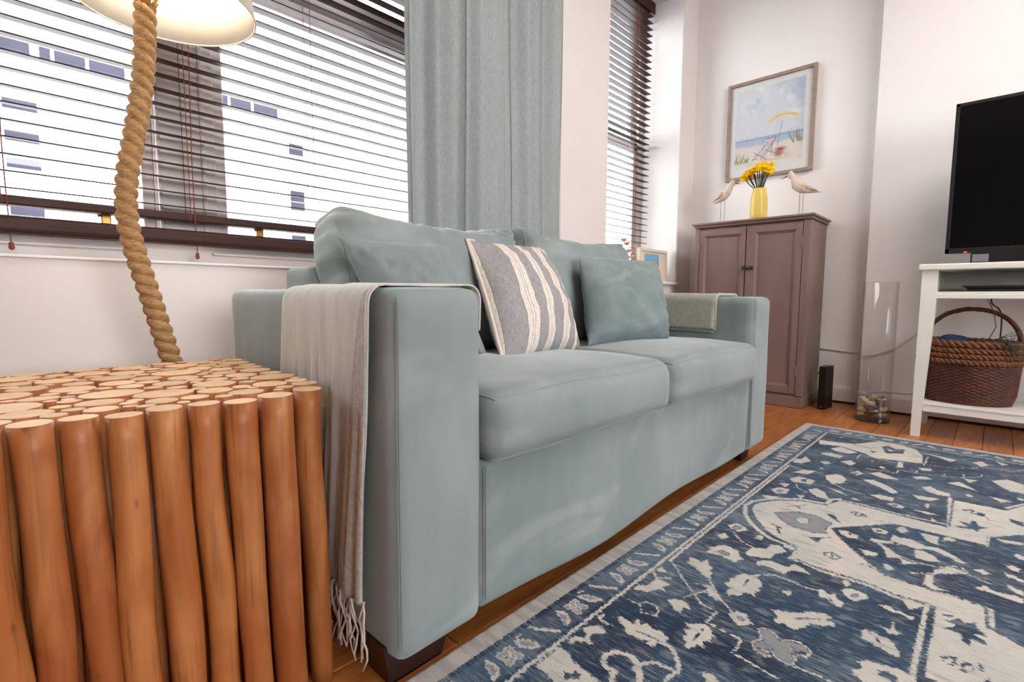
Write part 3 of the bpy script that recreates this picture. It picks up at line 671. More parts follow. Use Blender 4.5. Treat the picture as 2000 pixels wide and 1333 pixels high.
def xr(y): return float(np.interp(y, [0.74, 0.80, 0.90, 1.057, 1.147, 1.235], [0.352, 0.362, 0.363, 0.367, 0.376, 0.378]))
allc = [(0.3415, 0.7935, 0.0195)]
done = list(circ)+allc
for r, tries in ((0.034, 10), (0.029, 40), (0.025, 160), (0.021, 700), (0.017, 1600), (0.0135, 2500), (0.0105, 4000), (0.0082, 5000)):
    for q in range(tries):
        if len(allc) >= 262: break
        rad = r*rng.uniform(0.92, 1.1)
        y = rng.uniform(0.755+rad, 1.238-rad)
        if rng.random() < 0.10: x = xr(y)-rad
        else: x = rng.uniform(-0.165+rad, xr(y)-rad)
        a = np.array(done)
        if np.all((a[:, 0]-x)**2+(a[:, 1]-y)**2 > (a[:, 2]+rad+0.0006)**2): done.append((x, y, rad)); allc.append((x, y, rad))
for i, (x, y, r) in enumerate(allc):
    if i == 0: log(x, y, r, r*0.95, 0.004, 0, 16, 10, 0.003, 50.0)
    else: log(x, y, r*1.02, r*0.70, 0, 0, 12, 2, 0.0, 60+i*0.77, ZT+rng.uniform(-0.0006, 0.0004))

# ================================================================== ROPE LAMP
t = thing('floor_lamp', 'rope-wrapped floor lamp with cream drum shade behind the log table', 'lamp', (0.30, 1.36, 0))
RP = [(0.292, 0.02), (0.300, 0.12), (0.305, 0.25), (0.297, 0.36), (0.279, 0.469), (0.265, 0.529), (0.251, 0.593), (0.238, 0.65), (0.2245, 0.705), (0.2145, 0.759), (0.212, 0.792), (0.2125, 0.835), (0.219, 0.89), (0.2305, 0.945), (0.247, 1.035), (0.256, 1.091), (0.2605, 1.145), (0.264, 1.199), (0.266, 1.240)]
zs = np.array([p[1] for p in RP]); xs_ = np.array([p[0] for p in RP])
# smooth the path
zz = np.linspace(0.02, 1.238, 620); xx = np.interp(zz, zs, xs_); ker = np.hanning(41); ker /= ker.sum(); xx = np.convolve(np.pad(xx, 20, mode='edge'), ker, 'valid')
nth = 36; V = []
for j in range(len(zz)):
    tx = (xx[min(j+1, 619)]-xx[max(j-1, 0)])/(zz[min(j+1, 619)]-zz[max(j-1, 0)])
    up = Vector((tx, 0, 1)).normalized(); ax = Vector((0, 1, 0)); bx = ax.cross(up)
    for i in range(nth):
        th = 2*PI*i/nth; ph = 2*(th+2*PI*zz[j]/0.050)/2
        R_ = 0.0218*(0.70+0.30*abs(math.sin(ph))**0.75)
        R_ *= 1+0.012*math.sin(th*23+zz[j]*900)*1.0
        if j < 4 or j > 615: R_ *= 0.97
        p = Vector((xx[j], 1.36, zz[j]))+(bx*math.cos(th)+ax*math.sin(th))*R_
        V.append(tuple(p))
F = [(j*nth+i, j*nth+(i+1) % nth, (j+1)*nth+(i+1) % nth, (j+1)*nth+i) for j in range(len(zz)-1) for i in range(nth)]
F += [tuple(reversed(range(nth))), tuple(range((len(zz)-1)*nth, len(zz)*nth))]
obj('rope_pole', V, F, ROPE, t, True)
MB().lathe([(0.001, 0.0), (0.14, 0.0), (0.14, 0.012), (0.132, 0.02), (0.03, 0.024), (0.022, 0.03)], (0.292, 1.36, 0.001), 40, close=False).build('base', IRON, t, True)
e = MB()
for k in range(9):
    a = 2*PI*k/9; e.tube([(0.266+0.013*math.cos(a), 1.36+0.013*math.sin(a), 1.236), (0.268+0.019*math.cos(a), 1.36+0.019*math.sin(a), 1.252), (0.27+0.025*math.cos(a+0.3), 1.36+0.025*math.sin(a+0.3), 1.262+0.006*math.sin(k*5))], [0.004, 0.0035, 0.001], 5)
e.build('frayed_rope_end', ROPE, t, True)
SC = (0.305, 1.36)
MB().tube([(0.266, 1.36, 1.23), (0.270, 1.36, 1.28), (0.290, 1.36, 1.33), (0.300, 1.36, 1.37)], 0.010, 12).build('stem', mat('rope_core', rgb(186, 136, 78), 0.8), t, True)
sh = MB(); sh.lathe([(0.176, 0.0), (0.150, 0.25)], (SC[0], SC[1], 1.255), 64)
so = sh.build('shade', SHADE, t, True); sd = so.modifiers.new('thick', 'SOLIDIFY'); sd.thickness = 0.0015
for z, r in ((1.255, 0.176), (1.505, 0.150)):
    MB().tube([(SC[0]+r*math.cos(2*PI*i/64), SC[1]+r*math.sin(2*PI*i/64), z) for i in range(65)], 0.0022, 6, cap=False).build('shade_ring', SHADE, so, True)
sp = MB()
for k in range(3):
    a = 2*PI*k/3+0.4; sp.tube([(SC[0], SC[1], 1.42), (SC[0]+0.160*math.cos(a), SC[1]+0.160*math.sin(a), 1.42)], 0.002, 6)
sp.lathe([(0.016, 0.36-0.36), (0.016, 0.05)], (SC[0], SC[1], 1.365), 16, close=True); sp.build('lamp_holder', BRASS, t)
MB().sphere((SC[0], SC[1], 1.446), (0.028, 0.028, 0.036), 16, 10).build('bulb', mat('lit_bulb', rgb(255, 226, 170), 0.4, emit=14.0, emitcol=rgb(255, 214, 150)), t, True)
pl = bpy.data.lights.new('lamp_light', 'POINT'); pl.energy = 13; pl.color = (1.0, 0.86, 0.66); pl.shadow_soft_size = 0.04
plo = bpy.data.objects.new('lamp_light', pl); COL.objects.link(plo); plo.location = Vector((SC[0], SC[1], 1.40))-org(t); plo.parent = t

# ================================================================== CABINET
t = thing('cabinet', 'taupe painted two-door cupboard against the wall under the beach picture', 'cabinet', (3.28, 1.07, 0))
b = MB(); b.rbox(3.128, 3.462, 0.752, 1.396, 0.06, 1.052, 0.004); b.build('carcass', TAUPE, t)
b = MB(); b.rbox(3.112, 3.466, 0.746, 1.402, 0.0, 0.062, 0.005); b.rbox(3.118, 3.464, 0.749, 1.399, 0.06, 0.072, 0.004); b.build('plinth', TAUPE, t)
b = MB(); b.rbox(3.088, 3.470, 0.732, 1.410, 1.068, 1.080, 0.003); b.rbox(3.100, 3.466, 0.742, 1.402, 1.052, 1.070, 0.006, 3); b.build('cornice', TAUPE, t)
def door(y0, y1, py0, py1, knob):
    d = MB(); z0, z1, pz0, pz1 = 0.078, 1.040, 0.12, 1.0
    d.rbox(3.110, 3.1285, y0, py0, z0, z1, 0.0025); d.rbox(3.110, 3.1285, py1, y1, z0, z1, 0.0025)
    d.rbox(3.110, 3.1285, py0-.001, py1+.001, z0, pz0, 0.0025); d.rbox(3.110, 3.1285, py0-.001, py1+.001, pz1, z1, 0.0025)
    # sloped moulding and recessed panel
    q = 0.012
    o_ = [(3.111, py0, pz0), (3.111, py1, pz0), (3.111, py1, pz1), (3.111, py0, pz1)]; i_ = [(3.1235, py0+q, pz0+q), (3.1235, py1-q, pz0+q), (3.1235, py1-q, pz1-q), (3.1235, py0+q, pz1-q)]
    d.add(o_+i_, [(k, (k+1) % 4, 4+(k+1) % 4, 4+k) for k in range(4)]); d.add(i_, [(0, 1, 2, 3)])
    return d.build('door', TAUPE, t)
d1 = door(1.0905, 1.366, 1.118, 1.338, 1); d2 = door(0.790, 1.0845, 0.822, 1.035, 0)
MB().rbox(3.109, 3.129, 1.369, 1.396, 0.07, 1.05, 0.003).build('stile', TAUPE, t); MB().rbox(3.109, 3.129, 0.752, 0.787, 0.07, 1.05, 0.003).build('stile', TAUPE, t)
k = MB(); prof = [(0.006, 0.0), (0.005, 0.010), (0.012, 0.016), (0.0135, 0.023), (0.009, 0.030), (0.0005, 0.032)]
V = []; n_ = 16
for r, h in prof:
    for i in range(n_): V.append((3.110-h, 1.064+r*math.cos(2*PI*i/n_), 0.797+r*math.sin(2*PI*i/n_)))
k.add(V, [(j*n_+i, j*n_+(i+1) % n_, (j+1)*n_+(i+1) % n_, (j+1)*n_+i) for j in range(len(prof)-1) for i in range(n_)])
k.rbox(3.101, 3.1095, 1.040, 1.078, 0.788, 0.806, 0.003); k.build('knob', IRON, d2, True)
MB().rbox(3.100, 3.1105, 1.090, 1.104, 0.786, 0.808, 0.003).build('latch_keep', IRON, d1)
for (yy, dd) in ((1.3675, d1), (0.7885, d2)):
    for z in (0.90, 0.18):
        MB().tube([(3.108, yy, z), (3.108, yy, z+0.06)], 0.0045, 8).build('hinge', TAUPE, dd)

# ---- things on the cabinet
ZC = 1.0805
t = thing('flower_vase', 'ribbed yellow ceramic vase of daffodils on the taupe cupboard', 'vase', (3.22, 1.062, ZC))
vp = [(0.001, 0.001), (0.040, 0.0), (0.045, 0.006), (0.0475, 0.04), (0.0475, 0.085), (0.0465, 0.125), (0.044, 0.150), (0.0385, 0.168), (0.036, 0.176), (0.0375, 0.190), (0.0355, 0.191), (0.034, 0.176), (0.034, 0.02), (0.001, 0.018)]
MB().lathe(vp, (3.22, 1.062, ZC), 64, wob=lambda th, j: 1+(0.007*math.cos(th*24) if 2 <= j <= 6 else 0)).build('vase_body', YELV, t, True)
bloom = [(3.19, 1.135, 1.335), (3.17, 1.108, 1.352), (3.215, 1.095, 1.372), (3.18, 1.083, 1.362), (3.235, 1.072, 1.395), (3.16, 1.060, 1.372), (3.20, 1.045, 1.382), (3.245, 1.030, 1.376), (3.18, 1.022, 1.366), (3.22, 1.004, 1.392), (3.17, 0.998, 1.352), (3.25, 1.110, 1.365), (3.255, 1.052, 1.40), (3.21, 1.118, 1.342), (3.20, 1.012, 1.348)]
petal_me = None; parts0 = None
def daffodil_head(root, c, ax, sc):
    global petal_me
    ax = Vector(ax).normalized(); q = ax.to_track_quat('Z', 'Y')
    if petal_me is None:
        P = []
        for i in range(7):
            u = i/6; wv = 0.0095*math.sin(PI*min(0.97, u*0.85+0.12))**0.8
            P.append([(0.004+0.024*u, wv*k_, 0.004+0.010*u*u-0.002*abs(k_)+0.0015*math.sin(u*8+k_)) for k_ in (-1, -0.5, 0, 0.5, 1)])
        tmp = MB().grid(P); me = bpy.data.meshes.new('petal'); me.from_pydata(tmp.V, [], tmp.F); me.materials.append(PETAL)
        me.polygons.foreach_set('use_smooth', [True]*len(me.polygons)); petal_me = me
    for kk in range(6):
        o = bpy.data.objects.new('petal', petal_me); place(o, root, c); o.rotation_mode = 'QUATERNION'
        o.rotation_quaternion = q @ Matrix.Rotation(2*PI*kk/6+(0.1 if kk % 2 else 0), 3, 'Z').to_quaternion(); s_ = sc*(1 if kk % 2 else 0.92); o.scale = (s_, s_, s_)
    m_ = MB().lathe([(0.003, -0.004), (0.007, 0.004), (0.0075, 0.014), (0.0115, 0.021), (0.010, 0.0205), (0.006, 0.012), (0.001, 0.006)], (0, 0, 0), 12, wob=lambda th, j: 1+(0.12*math.sin(6*th) if j in (3, 4) else 0))
    o = m_.build('trumpet', TRUMP, root, True, origin=(0, 0, 0)); o.location = Vector(c)-org(root); o.rotation_mode = 'QUATERNION'; o.rotation_quaternion = q; o.scale = (sc, sc, sc)
ORD = ['first', 'second', 'third', 'fourth', 'fifth', 'sixth', 'seventh', 'eighth', 'ninth', 'tenth', 'eleventh', 'twelfth', 'thirteenth', 'fourteenth', 'fifteenth']
bloom.sort(key=lambda p: -p[1])
for i, (x, y, z) in enumerate(bloom):
    bx, by = 3.22+(x-3.22)*0.35, 1.062+(y-1.062)*0.32
    root = thing('daffodil', '%s yellow daffodil from the left of the bunch in the yellow vase' % ORD[i], 'flower', (bx, by, 1.12), 'daffodils in the yellow vase')
    c = Vector((x, y, z)); nx, ny = (x-3.22)*0.6, (y-1.062)*0.9
    P = [(3.22+(x-3.22)*0.15, 1.062+(y-1.062)*0.15, 1.115), (bx, by, 1.27), (3.22+(x-3.22)*0.75, 1.062+(y-1.062)*0.75, z-0.035), (x-nx*0.05, y, z-0.004)]
    Q = []
    for k_ in range(9):
        u = k_/8*3; a = min(int(u), 2); Q.append(Vector(P[a]).lerp(Vector(P[a+1]), u-a))
    MB().tube(Q, 0.0028, 6).build('stem', STEM, root, True)
    d_ = Vector((-0.9 if x < 3.215 else -0.4, (y-1.062)*9, 0.55+0.5*rng.random()))
    daffodil_head(root, c, d_, rng.uniform(1.2, 1.45))

def wader(label, x, pts, beak, legs, base, sgn, wing):
    t = thing('shorebird_figurine', label, 'ornament', (x, base[0], ZC), None)
    V = []; n_ = 14; nl = len(pts)
    pts = [(y, z, a*(1.3 if k >= nl-6 else 1.12), h*(1.28 if k >= nl-6 else 1.10)) for k, (y, z, a, h) in enumerate(pts)]
    for (y, z, a, h) in pts:
        for i in range(n_):
            th = 2*PI*i/n_; V.append((x+a*math.cos(th), y+0.0*math.sin(th), z+h*math.sin(th)))
    F = [(j*n_+i, (j+1)*n_+i, (j+1)*n_+(i+1) % n_, j*n_+(i+1) % n_) for j in range(len(pts)-1) for i in range(n_)]
    F += [tuple(range(n_)), tuple(reversed(range((len(pts)-1)*n_, len(pts)*n_)))]
    obj('body', V, F, BIRDM, t, True)
    MB().tube(beak, [0.0045, 0.003, 0.001], 8).build('beak', BEAK, t, True)
    for (y, z) in legs:
        MB().tube([(x+0.004*(1 if y == legs[0][0] else -1), y, z), (x+0.004*(1 if y == legs[0][0] else -1), y, ZC+0.004)], 0.0017, 6).build('leg', WIRE, t)
    bb = MB(); bb.rbox(x-0.035, x+0.035, base[0]-0.045, base[0]+0.045, ZC, ZC+0.008, 0.003); bb.build('base', BIRDM, t)
    for s_ in (-1, 1):
        wv = MB(); P = []
        for (y, z, hh) in wing: P.append([(x+s_*(0.0255-0.35*abs(y-wing[0][0])*0.28), y, z-hh), (x+s_*(0.0295-0.35*abs(y-wing[0][0])*0.28), y, z), (x+s_*(0.024-0.35*abs(y-wing[0][0])*0.28), y, z+hh)])
        o = wv.grid(P).build('wing', WINGM, t, True); sdm = o.modifiers.new('thick', 'SOLIDIFY'); sdm.thickness = 0.003; sdm.offset = 0
    e = MB(); 
    for s_ in (-1, 1): e.sphere((x+s_*0.0115, pts[-3][0]+sgn*0.004, pts[-3][1]+0.003), 0.0022, 6, 5)
    e.build('eye', BLACKP, t)
# right bird: looks towards the flowers (+Y), tail towards the room
wader('whitewashed wooden shorebird with tan wings on the right end of the cupboard top', 3.21,
      [(0.733, 1.206, 0.003, 0.003), (0.755, 1.213, 0.008, 0.007), (0.785, 1.224, 0.017, 0.016), (0.815, 1.238, 0.025, 0.027), (0.842, 1.252, 0.029, 0.036), (0.864, 1.270, 0.028, 0.040), (0.880, 1.288, 0.023, 0.036), (0.886, 1.306, 0.018, 0.027), (0.889, 1.320, 0.0165, 0.021), (0.896, 1.322, 0.014, 0.017), (0.904, 1.321, 0.009, 0.011), (0.910, 1.318, 0.004, 0.005)],
      [(3.21, 0.905, 1.319), (3.21, 0.925, 1.312), (3.21, 0.946, 1.305)], [(0.842, 1.222), (0.822, 1.218)], (0.835,), 1, [(0.832, 1.250, 0.013), (0.805, 1.240, 0.011), (0.775, 1.227, 0.007), (0.748, 1.214, 0.002)])
# left bird: looks towards the flowers (-Y)
wader('whitewashed wooden shorebird on the left end of the cupboard top, pointing its beak right', 3.21,
      [(1.335, 1.214, 0.003, 0.003), (1.318, 1.222, 0.008, 0.008), (1.297, 1.234, 0.016, 0.017), (1.277, 1.249, 0.022, 0.026), (1.259, 1.264, 0.025, 0.033), (1.244, 1.279, 0.023, 0.035), (1.230, 1.296, 0.019, 0.031), (1.222, 1.312, 0.015, 0.024), (1.217, 1.323, 0.0145, 0.018), (1.210, 1.325, 0.0125, 0.015), (1.204, 1.324, 0.008, 0.010), (1.199, 1.321, 0.004, 0.005)],
      [(3.21, 1.203, 1.323), (3.21, 1.188, 1.318), (3.21, 1.172, 1.313)], [(1.262, 1.235), (1.282, 1.232)], (1.272,), -1, [(1.270, 1.262, 0.011), (1.290, 1.250, 0.010), (1.310, 1.235, 0.006), (1.328, 1.221, 0.002)])

# ================================================================== PICTURE
t = thing('framed_picture', 'framed watercolour of a striped deckchair and yellow parasol on a beach', 'picture', (3.48, 1.11, 1.70))
Y0, Y1, Z0, Z1 = 0.851, 1.366, 1.392, 2.012; fwid = 0.020
b = MB(); b.rbox(3.462, 3.488, Y0, Y0+fwid, Z0, Z1, 0.003); b.rbox(3.462, 3.488, Y1-fwid, Y1, Z0, Z1, 0.003); b.rbox(3.462, 3.488, Y0+fwid, Y1-fwid, Z0, Z0+fwid, 0.003); b.rbox(3.462, 3.488, Y0+fwid, Y1-fwid, Z1-fwid, Z1, 0.003)
b.build('frame', FRAMEP, t)
MB().box(3.477, 3.484, Y0+fwid-.002, Y1-fwid+.002, Z0+fwid-.002, Z1-fwid+.002).build('mount', PAPER, t)
nu, nv = 150, 180
pu, pv = np.meshgrid(np.linspace(0, 1, nu), np.linspace(0, 1, nv))      # u from the picture's left (+Y) to right, v up
def fbm(u, v, f, sd, o=4):
    out = np.zeros_like(u); a = 1.0; tot = 0
    for q in range(o):
        r2 = np.random.default_rng(sd+q); g = r2.random((64, 64)); x = (u*f) % 63; y = (v*f) % 63
        i = x.astype(int); j = y.astype(int); fx = x-i; fy = y-j; fx = fx*fx*(3-2*fx); fy = fy*fy*(3-2*fy)
        out += a*((g[j, i]*(1-fx)+g[j, i+1]*fx)*(1-fy)+(g[j+1, i]*(1-fx)+g[j+1, i+1]*fx)*fy); tot += a; a *= 0.5; f *= 2
    return out/tot
def c3(r, g, b): return np.array([lin(r), lin(g), lin(b)])
img = np.zeros((nv, nu, 3))
def over(col, al):
    global img
    al = np.clip(al, 0, 1)[..., None]; img = img*(1-al)+np.array(col)*al
n1 = fbm(pu, pv*1.4, 3, 1); n2 = fbm(pu, pv, 9, 5)
over(c3(226, 227, 236), np.ones_like(pu))
over(c3(176, 188, 218), (n1*0.9+pv*0.45+pu*0.35-0.85)*1.7)
over(c3(160, 176, 206), ((pu-0.8)*3+n1-0.5)*np.clip((pv-0.55)*4, 0, 1)*0.8)
over(c3(240, 241, 244), (n2-0.52)*4*np.clip((pv-0.5)*3, 0, 1))
over(c3(246, 246, 247), 1-np.hypot((pu-0.85)/0.17, (pv-0.60)/0.07)+0.3*(n2-.5))
hz = 0.385
over(c3(172, 186, 214), np.where((pv < hz) & (pv > 0.27), 0.85, 0)*(0.6+0.6*n2)); over(c3(150, 168, 204), np.exp(-((pv-hz+0.012)/0.014)**2)*np.where(pv < hz, 0.8, 0.0))
over(c3(236, 226, 216), np.clip((0.30+0.03*(n1-.5)*4-pv+0.03*pu)*25, 0, 1)*0.95)
over(c3(222, 206, 190), np.where(pv < 0.29, (n2-0.5)*3, 0))
def seg(u0, v0, u1, v1, wd, col, al=0.9):
    d = np.array([u1-u0, (v1-v0)*1.2]); L_ = d@d; tt = np.clip(((pu-u0)*d[0]+(pv-v0)*1.2*d[1])/L_, 0, 1)
    over(col, al*np.clip(1.4-np.hypot(pu-u0-tt*d[0], (pv-v0)*1.2-tt*d[1])/wd, 0, 1))
GRN = c3(142, 140, 92); BRW = c3(132, 96, 84); RED = c3(176, 74, 84)
for q in range(26):
    u = rng.uniform(0.0, 0.24); seg(u, 0.085+0.02*rng.random(), u+rng.uniform(-.05, .05), 0.13+0.11*rng.random()*(1-u*2.5), 0.005, GRN if q % 3 else BRW, 0.7)
for q in range(20):
    u = rng.uniform(0.86, 0.98); seg(u, 0.24+0.02*rng.random(), u+rng.uniform(-.08, .05), 0.30+0.12*rng.random(), 0.006, GRN if q % 3 else BRW, 0.7)
for u in (0.1, 0.18, 0.32, 0.82, 0.9): seg(u, hz, u+0.005, hz+0.03, 0.008, c3(176, 178, 190), 0.6); 
d_ = np.hypot((pu-0.72)/0.25, (pv-0.50)/0.125)
over(c3(238, 216, 158), np.where((d_ < 1) & (d_ > 0.72) & (pv > 0.535), 1, 0)*0.9); over(c3(226, 196, 110), np.where((d_ < 0.9) & (d_ > 0.76) & (pv > 0.56), (n2-.3)*2, 0))
over(c3(238, 222, 196), np.where((d_ < 0.74) & (pv > 0.555), 0.55, 0))
seg(0.695, 0.52, 0.64, 0.24, 0.006, c3(140, 130, 140), 0.8)
# deckchair: slung canvas with stripes
Pq = np.array([(0.33, 0.16), (0.47, 0.13), (0.615, 0.345), (0.47, 0.345)])
aa = (pv-0.145)/0.2; left = 0.33+0.14*aa+0.02*np.sin(aa*3); wdt = 0.14+0.005*aa; rel = (pu-left)/wdt
inside = (aa > 0) & (aa < 1) & (rel > 0) & (rel < 1)
over(c3(240, 236, 240), np.where(inside, 1, 0)); over(c3(150, 108, 134), np.where(inside & ((rel*4.2+0.15) % 1 < 0.36), 0.85, 0))
for s_ in ((0.30, 0.20, 0.50, 0.09), (0.28, 0.11, 0.50, 0.30), (0.40, 0.10, 0.62, 0.35), (0.48, 0.21, 0.66, 0.14), (0.47, 0.345, 0.62, 0.352), (0.56, 0.15, 0.56, 0.27), (0.28, 0.115, 0.36, 0.12)): seg(*s_, 0.0055, BRW, 0.9)
over(c3(176, 128, 108), 1.6-1.6*np.hypot((pu-0.665)/0.095, (pv-0.145)/0.05)); over(RED, (1.7-1.6*np.hypot((pu-0.68)/0.11, (pv-0.195)/0.036))*(0.4+n2))
over(c3(190, 150, 140), (1-np.hypot((pu-0.6)/0.22, (pv-0.085)/0.014))*0.6); seg(0.2, 0.05, 0.4, 0.055, 0.006, c3(190, 170, 170), 0.6)
py0, py1, pz0, pz1 = Y0+0.056, Y1-0.052, Z0+0.060, Z1-0.052
# the painted sheet fades to paper at its edges
edge = np.minimum(np.minimum(pu, 1-pu)/0.03+0.3, np.minimum(pv*1.2/0.10, (1-pv)/0.02+0.2)); over(c3(240, 236, 236), 1-np.clip(edge, 0, 1))
V = np.stack([np.full_like(pu, 3.4762), py1+(py0-py1)*pu, pz0+(pz1-pz0)*pv], -1).reshape(-1, 3)
F = [(j*nu+i, j*nu+i+1, (j+1)*nu+i+1, (j+1)*nu+i) for j in range(nv-1) for i in range(nu-1)]
PM = bpy.data.materials.new('watercolour_print'); PM.use_nodes = True; N = PM.node_tree.nodes
a_ = N.new('ShaderNodeAttribute'); a_.attribute_name = 'paint'; PM.node_tree.links.new(a_.outputs['Color'], N['Principled BSDF'].inputs['Base Color']); N['Principled BSDF'].inputs['Roughness'].default_value = 0.7; N['Principled BSDF'].inputs['Specular IOR Level'].default_value = 0.2
o = obj('print', V, F, PM, t)
at = o.data.color_attributes.new('paint', 'FLOAT_COLOR', 'POINT'); at.data.foreach_set('color', np.concatenate([img.reshape(-1, 3), np.ones((nu*nv, 1))], 1).ravel())
MB().box(3.4702, 3.4712, Y0+fwid-.003, Y1-fwid+.003, Z0+fwid-.003, Z1-fwid+.003).build('picture_glass', GLASS, t)

# ================================================================== TV STAND, TV
t = thing('tv_stand', 'white console table with open shelves under the television', 'console table', (3.06, -0.45, 0))
YL, YR, XF, XB = 0.246, -1.15, 2.87, 3.235
MB().rbox(2.852, 3.255, YR-0.012, YL+0.012, 0.745, 0.772, 0.006, 3).build('top', WHITE, t)
def leg(x, y, sx, sy):
    V = []
    for z, k in ((0.0, 0.033), (0.14, 0.036), (0.60, 0.055), (0.746, 0.055)):
        V += [(x, y, z), (x+sx*k, y, z), (x+sx*k, y+sy*k, z), (x, y+sy*k, z)]
    F = [(0, 1, 2, 3), (15, 14, 13, 12)]+[(4*j+i, 4*j+4+i, 4*j+4+(i+1) % 4, 4*j+(i+1) % 4) for j in range(3) for i in range(4)]
    MB().add(V, F).build('leg', WHITE, t)
leg(XF, YL, 1, -1); leg(XF, YR, 1, 1); leg(XB, YL, -1, -1); leg(XB, YR, -1, 1)
MB().rbox(XF+0.004, XB-0.004, YR+0.05, YL-0.045, 0.640, 0.652, 0.002).rbox(XF+0.002, XF+0.022, YR+0.05, YL-0.05, 0.622, 0.641, 0.002).build('shelf', WHITE, t)
MB().rbox(XF+0.001, XB-0.004, YR+0.03, YL-0.034, 0.146, 0.158, 0.003).rbox(XF+0.004, XF+0.022, YR+0.033, YL-0.036, 0.117, 0.147, 0.002).build('lower_shelf', WHITE, t)
MB().rbox(XB-0.012, XB-0.002, YR+0.05, YL-0.05, 0.652, 0.745, 0.001).build('back_panel', WHITE, t)
MB().rbox(XF+0.05, XB-0.05, YL-0.05, YL-0.038, 0.63, 0.746, 0.001).rbox(XF+0.05, XB-0.05, YR+0.038, YR+0.05, 0.63, 0.746, 0.001).build('side_panel', WHITE, t)

t = thing('television', 'black flat screen television standing on the white console table', 'television', (3.05, -0.36, 0.772))
TY0, TY1, TZ0, TZ1 = -0.92, 0.186, 0.826, 1.486
b = MB(); b.rbox(3.045, 3.085, TY0, TY1, TZ0, TZ1, 0.004); b.rbox(3.08, 3.12, TY0+0.2, TY1-0.2, TZ0+0.08, TZ1-0.2, 0.01); b.build('casing', BLACKP, t)
MB().rbox(3.0405, 3.046, TY0+0.014, TY1-0.014, TZ0+0.022, TZ1-0.014, 0.001).build('screen', SCREEN, t)
b = MB(); b.rbox(3.04, 3.046, TY0, TY1, TZ0, TZ0+0.022, 0.001); b.rbox(3.04, 3.046, TY0, TY1, TZ1-0.014, TZ1, 0.001); b.rbox(3.04, 3.046, TY0, TY0+0.014, TZ0, TZ1, 0.001); b.rbox(3.04, 3.046, TY1-0.014, TY1, TZ0, TZ1, 0.001); b.build('bezel', BLACKP, t)
MB().rbox(3.038, 3.041, 0.110, 0.122, TZ0+0.001, TZ0+0.006, 0.0005).build('power_light', LED, t)
MB().rbox(3.04, 3.075, -0.55, 0.098, 0.774, 0.830, 0.003).rbox(2.98, 3.16, -0.62, 0.02, 0.7725, 0.780, 0.002).build('stand', BLACKP, t)
MB().rbox(3.036, 3.041, 0.038, 0.092, 0.785, 0.818, 0.001).build('stand_label', LABELM, t)
b = MB(); P = [(2.89, 0.085), (3.12, 0.085), (3.12, -0.30), (2.89, -0.30)]
t = thing('set_top_box', 'thin black set-top box on the upper shelf of the white console', 'media box', (3.0, -0.11, 0.652))
MB().rbox(2.90, 3.14, -0.36, 0.095, 0.6535, 0.664, 0.003).build('lower_case', BLACKP, t)
lid = MB(); lid.add([(2.89, 0.115, 0.678), (3.15, 0.115, 0.678), (3.15, -0.37, 0.678), (2.89, -0.37, 0.678), (2.905, 0.095, 0.664), (3.14, 0.095, 0.664), (3.14, -0.36, 0.664), (2.905, -0.36, 0.664)], [(0, 3, 2, 1), (4, 5, 6, 7), (0, 1, 5, 4), (1, 2, 6, 5), (2, 3, 7, 6), (3, 0, 4, 7)]); lid.build('upper_case', BLACKP, t)

# ================================================================== BASKET
t = thing('wicker_basket', 'dark wicker basket with hooped handle on the lower console shelf', 'basket', (3.05, 0.055, 0.16))
BC = (3.045, 0.076)
def ell(z):
    k = np.interp(z, [0.16, 0.20, 0.33, 0.36, 0.44], [0.150, 0.163, 0.172, 0.173, 0.164]); return k*0.80, k
nth = 220; V = []; rows = np.linspace(0.1605, 0.335, 84)
for j, z in enumerate(rows):
    ax_, ay = ell(z)
    for i in range(nth):
        th = 2*PI*i/nth; ph = (z-0.16)/0.0072
        wv = 0.0032*math.sin(th*28+(PI if int(ph) % 2 else 0))*abs(math.sin(PI*(ph % 1)))**0.6+0.0012*abs(math.sin(PI*(ph % 1)))
        V.append((BC[0]+(ax_+wv)*math.cos(th), BC[1]+(ay+wv)*math.sin(th), z))
m_ = len(rows); F = [(j*nth+i, j*nth+(i+1) % nth, (j+1)*nth+(i+1) % nth, (j+1)*nth+i) for j in range(m_-1) for i in range(nth)]; F.append(tuple(reversed(range(nth))))
obj('woven_body', V, F, WICK, t, True)
for (z, rad, nb, off) in ((0.348, 0.012, 30, 0), (0.372, 0.012, 30, 1.5), (0.396, 0.013, 26, 0.5), (0.424, 0.016, 22, 2.0)):
    b = MB()
    for s_ in (0, 1):
        P = []
        for i in range(181):
            th = 2*PI*i/180; ax_, ay = ell(z); k = 0.55*rad*math.sin(th*nb+off+PI*s_); P.append((BC[0]+(ax_+0.004+k*0.5)*math.cos(th), BC[1]+(ay+0.004+k*0.5)*math.sin(th), z+0.55*rad*math.cos(th*nb+off+PI*s_)))
        b.tube(P, rad*0.62, 6, cap=False)
    b.build('braided_rim', WICKL, t, True)
hp = []
for i in range(41):
    a = PI*i/40; hp.append((BC[0], BC[1]-0.004+0.160*math.cos(a), 0.40+0.176*math.sin(a)**0.8))
V = []; R_ = []
b = MB(); b.tube(hp, 0.0095, 10); b.tube([(p[0]+0.006*math.cos(i*1.1), p[1]+0.002*math.sin(i*1.1), p[2]+0.006*math.sin(i*1.1)) for i, p in enumerate(hp)], 0.006, 6); b.build('handle', WICK, t, True)
MB().lathe([(0.001, 0), (0.12, 0)], (BC[0], BC[1], 0.33), 32).build('inner_base', WICK, t)
